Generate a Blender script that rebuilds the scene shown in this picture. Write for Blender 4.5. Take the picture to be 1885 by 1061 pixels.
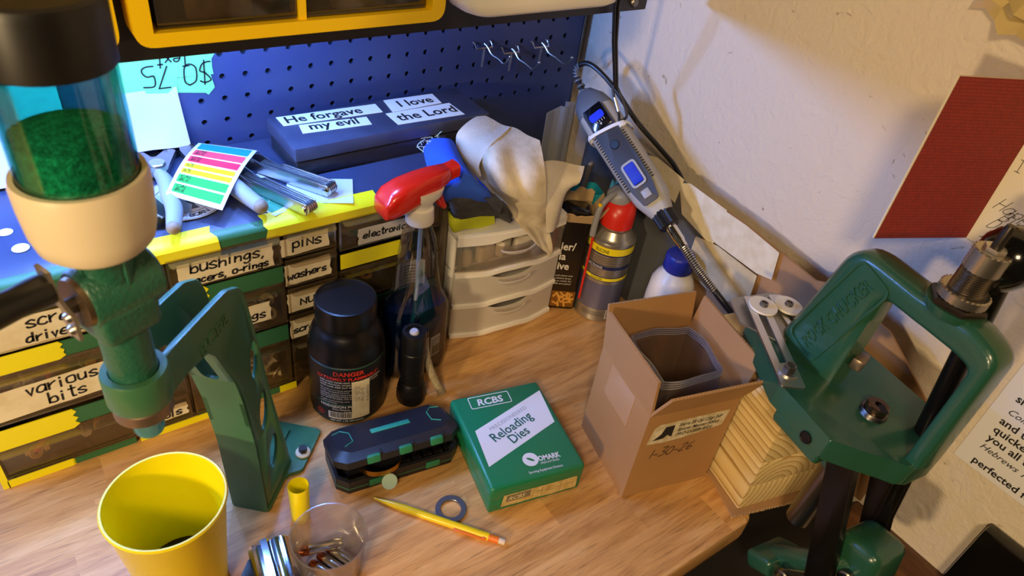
import bpy, bmesh, math, random
from mathutils import Matrix, Vector, Euler
for _o in list(bpy.data.objects): bpy.data.objects.remove(_o)
S = bpy.context.scene
COL = S.collection
PI = math.pi

# ------------------------------------------------------------------ camera
_cam = bpy.data.cameras.new('camera'); CAM = bpy.data.objects.new('camera', _cam); COL.objects.link(CAM)
CAMROT = ((0.8157634, 0.2715792, -0.5106612), (-0.5649564, 0.5632984, -0.6029255), (0.1239126, 0.7803459, 0.6129486))
CAM.matrix_world = Matrix.Translation((0, 0, .66)) @ Matrix(CAMROT).to_4x4()
_cam.sensor_fit = 'HORIZONTAL'; _cam.sensor_width = 36; _cam.lens = 1329.2/1885*36
_cam.clip_start = .02; _cam.clip_end = 50
_cam.dof.use_dof = True; _cam.dof.focus_distance = .82; _cam.dof.aperture_fstop = 11
S.camera = CAM
# ------------------------------------------------------------------ light
S.view_settings.view_transform = 'Standard'; S.view_settings.look = 'None'
S.view_settings.gamma = 1; S.view_settings.use_curve_mapping = False; S.view_settings.exposure = 0
W = bpy.data.worlds.new('world'); S.world = W; W.use_nodes = True
W.node_tree.nodes['Background'].inputs[0].default_value = (1, .74, .5, 1)
W.node_tree.nodes['Background'].inputs[1].default_value = .028
def area(name, loc, target, sx, sy, energy, col):
    l = bpy.data.lights.new(name, 'AREA'); l.shape = 'RECTANGLE'; l.size = sx; l.size_y = sy
    l.energy = energy; l.color = col
    o = bpy.data.objects.new(name, l); COL.objects.link(o); o.location = loc
    o.rotation_euler = (Vector(target)-Vector(loc)).to_track_quat('-Z', 'Y').to_euler()
    return o
area('room_lamp_light', (-.90, -.15, .50), (.4, .4, .1), .09, .09, 9.5, (1, .72, .39))
area('ceiling_light', (-1.0, -.90, 1.68), (.35, .45, .1), .34, .34, 25, (1, .72, .40))
# LED tube under the hutch shelf: a row of small sources along the bar
for _i in range(9):
    _l = bpy.data.lights.new('led_tube_light', 'POINT'); _l.energy = 1.65; _l.color = (.17, .36, 1); _l.shadow_soft_size = .008
    _o = bpy.data.objects.new('led_tube_light', _l); COL.objects.link(_o); _o.location = (-.40+.08*_i, .655, .424)
# ------------------------------------------------------------------ helpers
def lin(c):
    return c/12.92 if c <= .04045 else ((c+.055)/1.055)**2.4
def hx(h, a=1):
    return (lin(int(h[0:2], 16)/255), lin(int(h[2:4], 16)/255), lin(int(h[4:6], 16)/255), a)
MATS = {}
def mat(name, col, rough=.5, metal=0, bump=None, var=None, coat=0, spec=.5, alpha=1, trans=0, sss=0, aniso=0):
    """procedural principled material; bump=(scale,strength), var=(scale,other colour,[stretch])"""
    if name in MATS: return MATS[name]
    m = bpy.data.materials.new(name); m.use_nodes = True
    nt = m.node_tree; b = nt.nodes['Principled BSDF']
    c = hx(col) if isinstance(col, str) else (*col, 1)
    b.inputs['Base Color'].default_value = c
    b.inputs['Roughness'].default_value = rough; b.inputs['Metallic'].default_value = metal
    b.inputs['Coat Weight'].default_value = coat; b.inputs['Specular IOR Level'].default_value = spec
    b.inputs['Coat Roughness'].default_value = .12
    b.inputs['Alpha'].default_value = alpha; b.inputs['Transmission Weight'].default_value = trans
    if sss: b.inputs['Subsurface Weight'].default_value = sss; b.inputs['Subsurface Radius'].default_value = (.01, .006, .004); b.inputs['Subsurface Scale'].default_value = .4
    tc = None
    if bump or var:
        tc = nt.nodes.new('ShaderNodeTexCoord')
    if var:
        mp = nt.nodes.new('ShaderNodeMapping'); nt.links.new(tc.outputs['Object'], mp.inputs[0])
        if len(var) > 2: mp.inputs['Scale'].default_value = var[2]
        n = nt.nodes.new('ShaderNodeTexNoise'); n.inputs['Scale'].default_value = var[0]; n.inputs['Detail'].default_value = 5
        nt.links.new(mp.outputs[0], n.inputs[0])
        r = nt.nodes.new('ShaderNodeMapRange'); r.inputs[1].default_value = .35; r.inputs[2].default_value = .65
        nt.links.new(n.outputs[0], r.inputs[0])
        mx = nt.nodes.new('ShaderNodeMix'); mx.data_type = 'RGBA'
        mx.inputs[6].default_value = c; mx.inputs[7].default_value = hx(var[1]) if isinstance(var[1], str) else (*var[1], 1)
        nt.links.new(r.outputs[0], mx.inputs[0]); nt.links.new(mx.outputs[2], b.inputs['Base Color'])
    if bump:
        n = nt.nodes.new('ShaderNodeTexNoise'); n.inputs['Scale'].default_value = bump[0]; n.inputs['Detail'].default_value = 3
        nt.links.new(tc.outputs['Object'], n.inputs[0])
        bp = nt.nodes.new('ShaderNodeBump'); bp.inputs['Strength'].default_value = bump[1]; bp.inputs['Distance'].default_value = bump[2] if len(bump) > 2 else .001
        nt.links.new(n.outputs[0], bp.inputs['Height']); nt.links.new(bp.outputs[0], b.inputs['Normal'])
    MATS[name] = m
    return m
def clear(name, tint, gloss=.12, rough=.08, milky=0, milk='ffffff', fres=.5):
    """thin clear plastic: tinted see-through film with a sheen and, where milky, a little scattering"""
    if name in MATS: return MATS[name]
    m = bpy.data.materials.new(name); m.use_nodes = True; nt = m.node_tree
    nt.nodes.remove(nt.nodes['Principled BSDF'])
    out = nt.nodes['Material Output']
    t = nt.nodes.new('ShaderNodeBsdfTransparent'); t.inputs[0].default_value = hx(tint)
    g = nt.nodes.new('ShaderNodeBsdfGlossy'); g.inputs['Roughness'].default_value = rough
    cur = t.outputs[0]
    if milky:
        d = nt.nodes.new('ShaderNodeBsdfDiffuse'); d.inputs[0].default_value = hx(milk)
        tl = nt.nodes.new('ShaderNodeBsdfTranslucent'); tl.inputs[0].default_value = hx(milk)
        a = nt.nodes.new('ShaderNodeMixShader'); a.inputs[0].default_value = .45
        nt.links.new(d.outputs[0], a.inputs[1]); nt.links.new(tl.outputs[0], a.inputs[2])
        x = nt.nodes.new('ShaderNodeMixShader'); x.inputs[0].default_value = milky
        nt.links.new(cur, x.inputs[1]); nt.links.new(a.outputs[0], x.inputs[2]); cur = x.outputs[0]
    lw = nt.nodes.new('ShaderNodeLayerWeight'); lw.inputs[0].default_value = .25
    mr = nt.nodes.new('ShaderNodeMath'); mr.operation = 'MULTIPLY_ADD'; mr.inputs[1].default_value = fres; mr.inputs[2].default_value = gloss*.4
    nt.links.new(lw.outputs['Fresnel'], mr.inputs[0])
    x = nt.nodes.new('ShaderNodeMixShader'); nt.links.new(mr.outputs[0], x.inputs[0])
    nt.links.new(cur, x.inputs[1]); nt.links.new(g.outputs[0], x.inputs[2]); nt.links.new(x.outputs[0], out.inputs[0])
    MATS[name] = m
    return m

I4 = Matrix.Identity(4)
def T(x, y, z): return Matrix.Translation((x, y, z))
def R(a, ax='Z'): return Matrix.Rotation(math.radians(a), 4, ax)
def SC(x, y, z): return Matrix.Diagonal((x, y, z, 1))
def frame(o, x, z):
    """matrix with origin o, local x along x and local z near z"""
    x = Vector(x).normalized(); z = Vector(z); z = (z - x*z.dot(x)).normalized(); y = z.cross(x)
    return Matrix(((x.x, y.x, z.x, o[0]), (x.y, y.y, z.y, o[1]), (x.z, y.z, z.z, o[2]), (0, 0, 0, 1)))
def crom(pts, k=6, closed=False):
    P = [Vector(p) for p in pts]; n = len(P); out = []
    for i in range(n if closed else n-1):
        if closed: a, b, c, d = P[i-1], P[i], P[(i+1) % n], P[(i+2) % n]
        else: a, b, c, d = P[max(i-1, 0)], P[i], P[i+1], P[min(i+2, n-1)]
        for j in range(k):
            t = j/k
            out.append(.5*((2*b)+(c-a)*t+(2*a-5*b+4*c-d)*t*t+(3*b-a-3*c+d)*t**3))
    if not closed: out.append(P[-1])
    return out
def rpoly(pts, r, k=4):
    """polygon with rounded corners; r scalar or list"""
    out = []; n = len(pts)
    for i, p in enumerate(pts):
        rr = r[i] if isinstance(r, (list, tuple)) else r
        p = Vector(p); a = Vector(pts[i-1]); b = Vector(pts[(i+1) % n])
        if rr <= 0: out.append(tuple(p)); continue
        da = (a-p).normalized(); db = (b-p).normalized(); ang = da.angle(db)
        d = min(rr/max(math.tan(ang/2), .01), (a-p).length*.48, (b-p).length*.48)
        s, e = p+da*d, p+db*d
        for j in range(k+1):
            t = j/k; out.append(tuple((1-t)**2*s+2*t*(1-t)*p+t*t*e))
    return out
def rrect(w, h, r, k=4):
    return rpoly([(-w/2, -h/2), (w/2, -h/2), (w/2, h/2), (-w/2, h/2)], r, k)
class B:
    def __init__(s): s.bm = bmesh.new()
    def _fin(s, verts, M):
        bmesh.ops.transform(s.bm, matrix=M, verts=verts)
        return s
    def box(s, sx, sy, sz, M=I4, bev=0, seg=2):
        r = bmesh.ops.create_cube(s.bm, size=1, matrix=SC(sx, sy, sz)); vs = r['verts']
        if bev:
            es = list({e for v in vs for e in v.link_edges})
            q = bmesh.ops.bevel(s.bm, geom=es, offset=bev, segments=seg, affect='EDGES', profile=.5)
            vs = list({v for f in q['faces'] for v in f.verts} | {v for v in vs if v.is_valid})
            seen = set(vs); st = list(vs)
            while st:
                v = st.pop()
                for e in v.link_edges:
                    o = e.other_vert(v)
                    if o not in seen: seen.add(o); st.append(o)
            vs = list(seen)
        return s._fin(vs, M)
    def bx(s, x0, x1, y0, y1, z0, z1, M=I4, bev=0, seg=2):
        return s.box(x1-x0, y1-y0, z1-z0, M @ T((x0+x1)/2, (y0+y1)/2, (z0+z1)/2), bev, seg)
    def lathe(s, prof, n=32, M=I4, a0=0, a1=360, sy=1):
        full = abs(a1-a0) >= 360; m = n if full else n+1
        rings = []; vs = []
        for r, z in prof:
            if r < 1e-7:
                v = s.bm.verts.new((0, 0, z)); rings.append([v]*m); vs.append(v); continue
            ring = []
            for i in range(m):
                a = math.radians(a0+(a1-a0)*i/n); v = s.bm.verts.new((r*math.cos(a), r*math.sin(a)*sy, z)); ring.append(v); vs.append(v)
            rings.append(ring)
        for A, C in zip(rings, rings[1:]):
            for i in range(n):
                j = (i+1) % m
                q = [A[i], A[j], C[j], C[i]]; u = []
                for v in q:
                    if v not in u: u.append(v)
                if len(u) > 2:
                    try: s.bm.faces.new(u)
                    except ValueError: pass
        return s._fin(vs, M)
    def loft(s, rings, cap=True, close=True):
        """rings: lists of equal-length 3D points"""
        V = [[s.bm.verts.new(p) for p in r] for r in rings]; n = len(V[0])
        for A, C in zip(V, V[1:]):
            for i in range(n if close else n-1):
                j = (i+1) % n; s.bm.faces.new((A[i], A[j], C[j], C[i]))
        if cap and close:
            s.bm.faces.new(V[0][::-1]); s.bm.faces.new(V[-1])
        return s
    def tube(s, pts, r, n=10, k=0, cap=True, flat=1):
        P = crom(pts, k) if k else [Vector(p) for p in pts]
        m = len(P); rr = r if isinstance(r, (list, tuple)) else None
        rings = []; up = None
        for i, p in enumerate(P):
            t = (P[min(i+1, m-1)]-P[max(i-1, 0)]).normalized()
            if up is None:
                up = Vector((0, 0, 1)) if abs(t.z) < .9 else Vector((1, 0, 0))
            up = (up-t*up.dot(t)).normalized(); sd = t.cross(up)
            if rr:
                f = i/(m-1)*(len(rr)-1); a = min(int(f), len(rr)-2); q = rr[a]+(rr[a+1]-rr[a])*(f-a)
            else: q = r
            rings.append([p+(up*math.cos(2*PI*j/n)*flat+sd*math.sin(2*PI*j/n))*q for j in range(n)])
        return s.loft(rings, cap)
    def prism(s, poly, h, M=I4, bev=0, seg=2, z0=0):
        lo = [s.bm.verts.new((p[0], p[1], z0)) for p in poly]; hi = [s.bm.verts.new((p[0], p[1], z0+h)) for p in poly]
        n = len(poly); fs = [s.bm.faces.new(lo[::-1]), s.bm.faces.new(hi)]
        top = []
        for i in range(n):
            j = (i+1) % n; fs.append(s.bm.faces.new((lo[i], lo[j], hi[j], hi[i])))
        vs = lo+hi
        if bev:
            es = list({e for f in fs[:2] for e in f.edges})
            q = bmesh.ops.bevel(s.bm, geom=es, offset=bev, segments=seg, affect='EDGES', profile=.5)
            st = list({v for f in q['faces'] for v in f.verts}); seen = set(st)
            while st:
                v = st.pop()
                for e in v.link_edges:
                    o = e.other_vert(v)
                    if o not in seen: seen.add(o); st.append(o)
            vs = list(seen)
        return s._fin(vs, M)
    def ringprism(s, outer, inner, h, M=I4):
        """plate with a hole: outer and inner loops of equal length"""
        n = len(outer); vs = []
        L = [[s.bm.verts.new((p[0], p[1], z)) for p in q] for q in (outer, inner) for z in (0, h)]
        for l in L: vs += l
        ol, oh, il, ih = L
        for i in range(n):
            j = (i+1) % n
            s.bm.faces.new((ol[i], ol[j], oh[j], oh[i])); s.bm.faces.new((il[j], il[i], ih[i], ih[j]))
            s.bm.faces.new((oh[i], oh[j], ih[j], ih[i])); s.bm.faces.new((ol[j], ol[i], il[i], il[j]))
        return s._fin(vs, M)
    def sheet(s, rows, thick=0):
        """rows of 3D points -> surface, given thickness along its normals"""
        V = [[s.bm.verts.new(p) for p in r] for r in rows]
        fs = []
        for A, C in zip(V, V[1:]):
            for i in range(len(A)-1): fs.append(s.bm.faces.new((A[i], A[i+1], C[i+1], C[i])))
        if thick:
            s.bm.normal_update()
            bmesh.ops.solidify(s.bm, geom=fs, thickness=thick)
        return s
    def sphere(s, r, M=I4, u=20, v=12):
        q = bmesh.ops.create_uvsphere(s.bm, u_segments=u, v_segments=v, radius=r); return s._fin(q['verts'], M)
    def cyl(s, r, h, M=I4, n=20, bev=0, r2=None):
        r2 = r if r2 is None else r2
        p = [(0, 0), (r, 0), (r2, h), (0, h)] if not bev else [(0, 0), (r-bev, 0), (r, bev), (r2, h-bev), (r2-bev, h), (0, h)]
        return s.lathe(p, n, M)
    def obj(s, name, m, parent=None, ang=35, smooth=True, recalc=True):
        if recalc: bmesh.ops.recalc_face_normals(s.bm, faces=s.bm.faces)
        me = bpy.data.meshes.new(name); s.bm.to_mesh(me); s.bm.free()
        if smooth:
            me.shade_smooth(); me.set_sharp_from_angle(angle=math.radians(ang))
        me.materials.append(m)
        o = bpy.data.objects.new(name, me); COL.objects.link(o)
        if parent: o.parent = parent
        return o
def thing(name, label, cat, M=None, group=None, loc=None, rz=0):
    o = bpy.data.objects.new(name, None); COL.objects.link(o); o.empty_display_size = .02
    if M is None: M = T(*(loc or (0, 0, 0))) @ R(rz)
    o.matrix_world = M
    return tag(o, label, cat, group)
def tag(o, label, cat, group=None, kind=None):
    if label: o['label'] = label
    if cat: o['category'] = cat
    if group: o['group'] = group
    if kind: o['kind'] = kind
    return o
def put(o, M):
    o.matrix_world = M; return o
def struct(o):
    o['kind'] = 'structure'; return o
def copy_tree(o, parent=None):
    c = o.copy(); COL.objects.link(c)
    if parent: c.parent = parent
    for ch in list(o.children): copy_tree(ch, c)
    return c
# ---- lettering: printed text as thin ink, flat or wrapped round a cylinder of radius `wrap`
def txt(lines, m, parent, M=I4, wrap=None, name='lettering', z=.0003, thick=0):
    bm = bmesh.new()
    for L in lines:
        s, size, x, y = L[:4]; o = L[4] if len(L) > 4 else {}
        cu = bpy.data.curves.new('t', 'FONT'); cu.body = s; cu.size = size; cu.resolution_u = 2
        cu.align_x = o.get('al', 'LEFT'); cu.offset = o.get('bold', 0)*size; cu.shear = o.get('sh', 0)
        cu.space_character = o.get('sp', 1); cu.extrude = thick
        ob = bpy.data.objects.new('t', cu); COL.objects.link(ob)
        bpy.context.view_layer.update()
        me = bpy.data.meshes.new_from_object(ob.evaluated_get(bpy.context.evaluated_depsgraph_get()))
        me.transform(T(x, y, 0) @ R(o.get('rot', 0)) @ SC(o.get('sx', 1), 1, 1))
        bm.from_mesh(me)
        bpy.data.objects.remove(ob); bpy.data.curves.remove(cu); bpy.data.meshes.remove(me)
    for v in bm.verts:
        if wrap: 
            a = v.co.x/wrap; v.co = Vector(((wrap+z)*math.sin(a), -(wrap+z)*math.cos(a), v.co.y))
        else: v.co.z += z
    bm.transform(M)
    me = bpy.data.meshes.new(name); bm.to_mesh(me); bm.free(); me.materials.append(m)
    o = bpy.data.objects.new(name, me); COL.objects.link(o); o.parent = parent
    return o
GLY = {'a': '58391806042344 56;5953'.replace(' ', ''), 'b': '0d03;06284856544323 04', 'c': '583918060423 4354', 'd': '58391806042344 56;5d53',
 'e': '0656583918060423 4354', 'f': '5c4d2c2a23;0949', 'g': '583918060524 4558;5952301001', 'h': '0d03;0628485753', 'i': '1913;1b1c', 'k': '0d03;590653',
 'l': '1d13', 'm': '0903;07283733;37586763', 'n': '0903;0628485753', 'N': '03095359', 'o': '29080423435458 4929', 'p': '0900;0829495755442405', 'r': '0903;062849',
 's': '583918072645544313 04', 't': '2d243343;0a4a', 'u': '0905133355;5953', 'v': '092349', 'w': '0913365369', 'y': '0925;5910', 'x': '0953;5903', ',': '1301', '-': '0646', '.': '1314',
 '0': '3d0b0533555b3d', '1': '3d33', '2': '0b2d4d5b0353', '3': '0d5d28575533 03', '5': '5d0d083856543303', '6': '4d1a0523445637 06', '7': '0d5d13', '$': '5c3d0c293857442303;3e32',
 'H': '0d03;5d53;0858', 'D': '0d033355 5b3d0d', 'I': '3d33;1d5d;1353', 'B': '0d0333555738 08;385a5c3d0d', 'L': '0d0353', 'T': '0d5d;3d33', 'Y': '0d385d;3833', 'C': '5b3d1c0a051333 55', 'P': '0d03;0d4d5a470 7'}
def hwid(s, size):
    w = 0
    for ch in s:
        if ch == ' ': w += .5; continue
        g = (GLY.get(ch) or GLY.get(ch.lower())).replace(' ', '').replace(';', '')
        w += max([.3]+[int(g[i], 16)/10 for i in range(0, len(g)-1, 2)])+.22
    return w*size
def hand(lines, m, parent, M=I4, w=.0006, wrap=None, name='handwriting', z=.0004):
    bm = bmesh.new(); rnd = random.Random(5)
    for L in lines:
        s, size, x, y = L[:4]; sh = L[4] if len(L) > 4 else .08; slope = L[5] if len(L) > 5 else 0
        cx = x
        for ch in s:
            if ch == ' ': cx += size*.5; continue
            g = GLY.get(ch) or GLY.get(ch.lower())
            wmax = .3; jy = rnd.uniform(-.05, .05); js = rnd.uniform(.92, 1.08)
            for st in g.replace(' ', '').split(';'):
                pts = [(int(st[i], 16)/10, (int(st[i+1], 16)-3)/10) for i in range(0, len(st), 2)]
                wmax = max(wmax, max(p[0] for p in pts))
                P = [Vector((cx+(p[0]*js+(p[1]*sh))*size, y+(p[1]*js+jy)*size+slope*(cx-x), 0)) for p in pts]
                if len(P) > 2 and ch not in 'Nkvwxy17HILTY': P = crom(P, 4)
                Q = [P[0]]
                for p in P[1:]:
                    if (p-Q[-1]).length > 1e-6: Q.append(p)
                if len(Q) < 2: continue
                D = [(b-a).normalized() for a, b in zip(Q, Q[1:])]
                Q[0] = Q[0]-D[0]*w*.3; Q[-1] = Q[-1]+D[-1]*w*.3; vv = []
                for k, p in enumerate(Q):
                    d0, d1 = D[max(k-1, 0)], D[min(k, len(D)-1)]; t_ = d0+d1
                    t_ = t_.normalized() if t_.length > .35 else d0
                    n = Vector((-t_.y, t_.x, 0))*w/2/max(.55, t_.dot(d0)); vv.append((bm.verts.new(p-n), bm.verts.new(p+n)))
                for a, b in zip(vv, vv[1:]): bm.faces.new((a[0], b[0], b[1], a[1]))
            cx += (wmax+.22)*size
    k = 0
    for v in bm.verts:
        if wrap:
            a = v.co.x/wrap; v.co = Vector(((wrap+z)*math.sin(a), -(wrap+z)*math.cos(a), v.co.y))
        else: v.co.z += z
    bm.transform(M)
    me = bpy.data.meshes.new(name); bm.to_mesh(me); bm.free(); me.materials.append(m)
    o = bpy.data.objects.new(name, me); COL.objects.link(o); o.parent = parent
    return o
def bars(rects, m, parent, M=I4, wrap=None, name='print', z=.0003):
    """printed strips (x0,x1,y0,y1): bar codes, bands, rules"""
    bm = bmesh.new()
    for x0, x1, y0, y1 in rects:
        n = max(1, int(abs(x1-x0)/.004)) if wrap else 1
        for i in range(n):
            a = x0+(x1-x0)*i/n; b = x0+(x1-x0)*(i+1)/n
            bm.faces.new([bm.verts.new((p[0], p[1], 0)) for p in ((a, y0), (b, y0), (b, y1), (a, y1))])
    for v in bm.verts:
        if wrap:
            a = v.co.x/wrap; v.co = Vector(((wrap+z)*math.sin(a), -(wrap+z)*math.cos(a), v.co.y))
        else: v.co.z += z
    bm.transform(M)
    me = bpy.data.meshes.new(name); bm.to_mesh(me); bm.free(); me.materials.append(m)
    o = bpy.data.objects.new(name, me); COL.objects.link(o); o.parent = parent
    return o
def barcode(x0, x1, y0, y1, seed=1):
    r = random.Random(seed); out = []; x = x0
    while x < x1:
        w = r.choice((1, 1, 2, 3))*.00035; out.append((x, min(x+w, x1), y0, y1)); x += w+r.choice((1, 1, 2))*.00035
    return out
# ------------------------------------------------------------------ materials of the place
def node_mat(name):
    m = bpy.data.materials.new(name); m.use_nodes = True
    return m, m.node_tree, m.node_tree.nodes['Principled BSDF']
def plaster():
    m, nt, b = node_mat('painted_plaster'); L = nt.links.new
    tc = nt.nodes.new('ShaderNodeTexCoord')
    n1 = nt.nodes.new('ShaderNodeTexNoise'); n1.inputs['Scale'].default_value = 55; n1.inputs['Detail'].default_value = 6; n1.inputs['Distortion'].default_value = 1.2
    n2 = nt.nodes.new('ShaderNodeTexNoise'); n2.inputs['Scale'].default_value = 260; n2.inputs['Detail'].default_value = 3
    ad = nt.nodes.new('ShaderNodeMath'); ad.operation = 'MULTIPLY_ADD'; ad.inputs[1].default_value = .35
    L(tc.outputs['Object'], n1.inputs[0]); L(tc.outputs['Object'], n2.inputs[0]); L(n2.outputs[0], ad.inputs[0]); L(n1.outputs[0], ad.inputs[2])
    bp = nt.nodes.new('ShaderNodeBump'); bp.inputs['Strength'].default_value = .55; bp.inputs['Distance'].default_value = .0035
    L(ad.outputs[0], bp.inputs['Height']); L(bp.outputs[0], b.inputs['Normal'])
    # a few trowel nicks
    n3 = nt.nodes.new('ShaderNodeTexNoise'); n3.inputs['Scale'].default_value = 28; n3.inputs['Detail'].default_value = 4; n3.inputs['Distortion'].default_value = 3
    L(tc.outputs['Object'], n3.inputs[0])
    r = nt.nodes.new('ShaderNodeMapRange'); r.inputs[1].default_value = .70; r.inputs[2].default_value = .74; L(n3.outputs[0], r.inputs[0])
    mx = nt.nodes.new('ShaderNodeMix'); mx.data_type = 'RGBA'; mx.inputs[6].default_value = hx('dccfbb'); mx.inputs[7].default_value = hx('ab9b80')
    L(r.outputs[0], mx.inputs[0]); L(mx.outputs[2], b.inputs['Base Color']); b.inputs['Roughness'].default_value = .85
    return m
def bench_wood():
    m, nt, b = node_mat('rubberwood_butcher_block'); L = nt.links.new; N = nt.nodes.new
    tc = N('ShaderNodeTexCoord'); sp = N('ShaderNodeSeparateXYZ'); L(tc.outputs['Object'], sp.inputs[0])
    dv = N('ShaderNodeMath'); dv.operation = 'DIVIDE'; dv.inputs[1].default_value = .052; L(sp.outputs[1], dv.inputs[0])
    fl = N('ShaderNodeMath'); fl.operation = 'FLOOR'; L(dv.outputs[0], fl.inputs[0])
    w1 = N('ShaderNodeTexWhiteNoise'); w1.noise_dimensions = '1D'; L(fl.outputs[0], w1.inputs[1])
    xx = N('ShaderNodeMath'); xx.operation = 'MULTIPLY_ADD'; xx.inputs[1].default_value = 2.6; L(sp.outputs[0], xx.inputs[0]); 
    w1m = N('ShaderNodeMath'); w1m.operation = 'MULTIPLY'; w1m.inputs[1].default_value = 7; L(w1.outputs[0], w1m.inputs[0]); L(w1m.outputs[0], xx.inputs[2])
    fx = N('ShaderNodeMath'); fx.operation = 'FLOOR'; L(xx.outputs[0], fx.inputs[0])
    cb = N('ShaderNodeCombineXYZ'); L(fx.outputs[0], cb.inputs[0]); L(fl.outputs[0], cb.inputs[1])
    w2 = N('ShaderNodeTexWhiteNoise'); w2.noise_dimensions = '2D'; L(cb.outputs[0], w2.inputs[0])
    off = N('ShaderNodeVectorMath'); off.operation = 'MULTIPLY_ADD'; off.inputs[1].default_value = (3, 3, 3); L(w2.outputs[1], off.inputs[0]); L(tc.outputs['Object'], off.inputs[2])
    mp = N('ShaderNodeMapping'); mp.inputs['Scale'].default_value = (1.0, 9, 9); L(off.outputs[0], mp.inputs[0])
    n1 = N('ShaderNodeTexNoise'); n1.inputs['Scale'].default_value = 7; n1.inputs['Detail'].default_value = 7; n1.inputs['Roughness'].default_value = .6; n1.inputs['Distortion'].default_value = .9; L(mp.outputs[0], n1.inputs[0])
    mp2 = N('ShaderNodeMapping'); mp2.inputs['Scale'].default_value = (6, 110, 110); L(off.outputs[0], mp2.inputs[0])
    n2 = N('ShaderNodeTexNoise'); n2.inputs['Scale'].default_value = 6; n2.inputs['Detail'].default_value = 3; L(mp2.outputs[0], n2.inputs[0])
    cr = N('ShaderNodeValToRGB'); e = cr.color_ramp.elements
    e[0].position = .28; e[0].color = hx('b07c44'); e[1].position = .74; e[1].color = hx('e8bd80')
    q = e.new(.52); q.color = hx('d6a364')
    L(n1.outputs[0], cr.inputs[0])
    pr = N('ShaderNodeMapRange'); pr.inputs[1].default_value = .56; pr.inputs[2].default_value = .72; pr.inputs[3].default_value = 1.03; pr.inputs[4].default_value = .62; L(n2.outputs[0], pr.inputs[0])
    tone = N('ShaderNodeMapRange'); tone.inputs[3].default_value = .86; tone.inputs[4].default_value = 1.08; L(w2.outputs[0], tone.inputs[0])
    mu = N('ShaderNodeMath'); mu.operation = 'MULTIPLY'; L(pr.outputs[0], mu.inputs[0]); L(tone.outputs[0], mu.inputs[1])
    vm = N('ShaderNodeVectorMath'); vm.operation = 'SCALE'; L(cr.outputs[0], vm.inputs[0]); L(mu.outputs[0], vm.inputs['Scale'])
    L(vm.outputs[0], b.inputs['Base Color']); b.inputs['Roughness'].default_value = .38
    bp = N('ShaderNodeBump'); bp.inputs['Strength'].default_value = .12; bp.inputs['Distance'].default_value = .0005; L(n2.outputs[0], bp.inputs['Height']); L(bp.outputs[0], b.inputs['Normal'])
    return m
def pine():
    m, nt, b = node_mat('laminated_pine'); L = nt.links.new; N = nt.nodes.new
    tc = N('ShaderNodeTexCoord'); sp = N('ShaderNodeSeparateXYZ'); L(tc.outputs['Object'], sp.inputs[0])
    # every board of the stack has its own ring centre
    dv = N('ShaderNodeMath'); dv.operation = 'DIVIDE'; dv.inputs[1].default_value = .0412; L(sp.outputs[2], dv.inputs[0])
    fl = N('ShaderNodeMath'); fl.operation = 'FLOOR'; L(dv.outputs[0], fl.inputs[0])
    w = N('ShaderNodeTexWhiteNoise'); w.noise_dimensions = '1D'; L(fl.outputs[0], w.inputs[1])
    vm = N('ShaderNodeVectorMath'); vm.operation = 'MULTIPLY_ADD'; vm.inputs[1].default_value = (.16, 0, .12); L(w.outputs[1], vm.inputs[0]); L(tc.outputs['Object'], vm.inputs[2])
    mp = N('ShaderNodeMapping'); mp.inputs['Scale'].default_value = (1, .06, 1); mp.inputs['Location'].default_value = (-.06, 0, -.1); L(vm.outputs[0], mp.inputs[0])
    wv = N('ShaderNodeTexWave'); wv.wave_type = 'RINGS'; wv.rings_direction = 'Y'; wv.wave_profile = 'SAW'; wv.inputs['Scale'].default_value = 42; wv.inputs['Distortion'].default_value = 1.0; wv.inputs['Detail'].default_value = 2; wv.inputs['Detail Scale'].default_value = 8
    L(mp.outputs[0], wv.inputs[0])
    cr = N('ShaderNodeValToRGB'); e = cr.color_ramp.elements; e[0].position = .1; e[0].color = hx('e0c993'); e[1].position = .97; e[1].color = hx('a9864a'); q = e.new(.7); q.color = hx('d3b678')
    L(wv.outputs[0], cr.inputs[0]); L(cr.outputs[0], b.inputs['Base Color']); b.inputs['Roughness'].default_value = .6
    return m
M_WALL = plaster(); M_BENCH = bench_wood(); M_PINE = pine()
M_EDGE = mat('bench_edge_wood', 'd8b078', .45, var=(9, 'b98a52', (1, 6, 6)))
M_FLOOR = mat('floor_boards', '4a3220', .6, var=(6, '33221a', (1, 8, 1)))
M_TRIM = mat('stained_trim_wood', '6b4524', .5, var=(10, '4d2f17', (8, 1, 8)))
M_NAVY = mat('powder_coated_steel', '363f66', .34, bump=(900, .03), var=(30, '394264'))
M_BLK = mat('black_painted_steel', '1c1a19', .5)
M_HOLE = mat('dark_void', '0a0a0b', .9)
M_YEL = mat('yellow_plastic', 'f6cc08', .35, coat=.15)
M_CLEARDRAW = clear('smoky_clear_plastic', 'cfc6b8', .3, .12, .06, 'b0a48f')
M_WHITE = mat('white_plastic', 'ebe6dc', .4)
M_STEEL = mat('bright_steel', 'd0cecb', .32, 1)
M_STEEL_D = mat('dark_steel', '7a7672', .32, 1)
M_CHROME = mat('chrome', 'dcdcde', .08, 1)
M_BLKP = mat('black_plastic', '161616', .32)
M_INK = mat('black_ink', '14131a', .7)
M_MASK = mat('masking_tape', 'e6dcc2', .75, var=(60, 'd8cba9'), bump=(300, .2))
M_PAPER = mat('white_paper', 'c4c6ce', .8, bump=(40, .25, .002))

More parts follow.
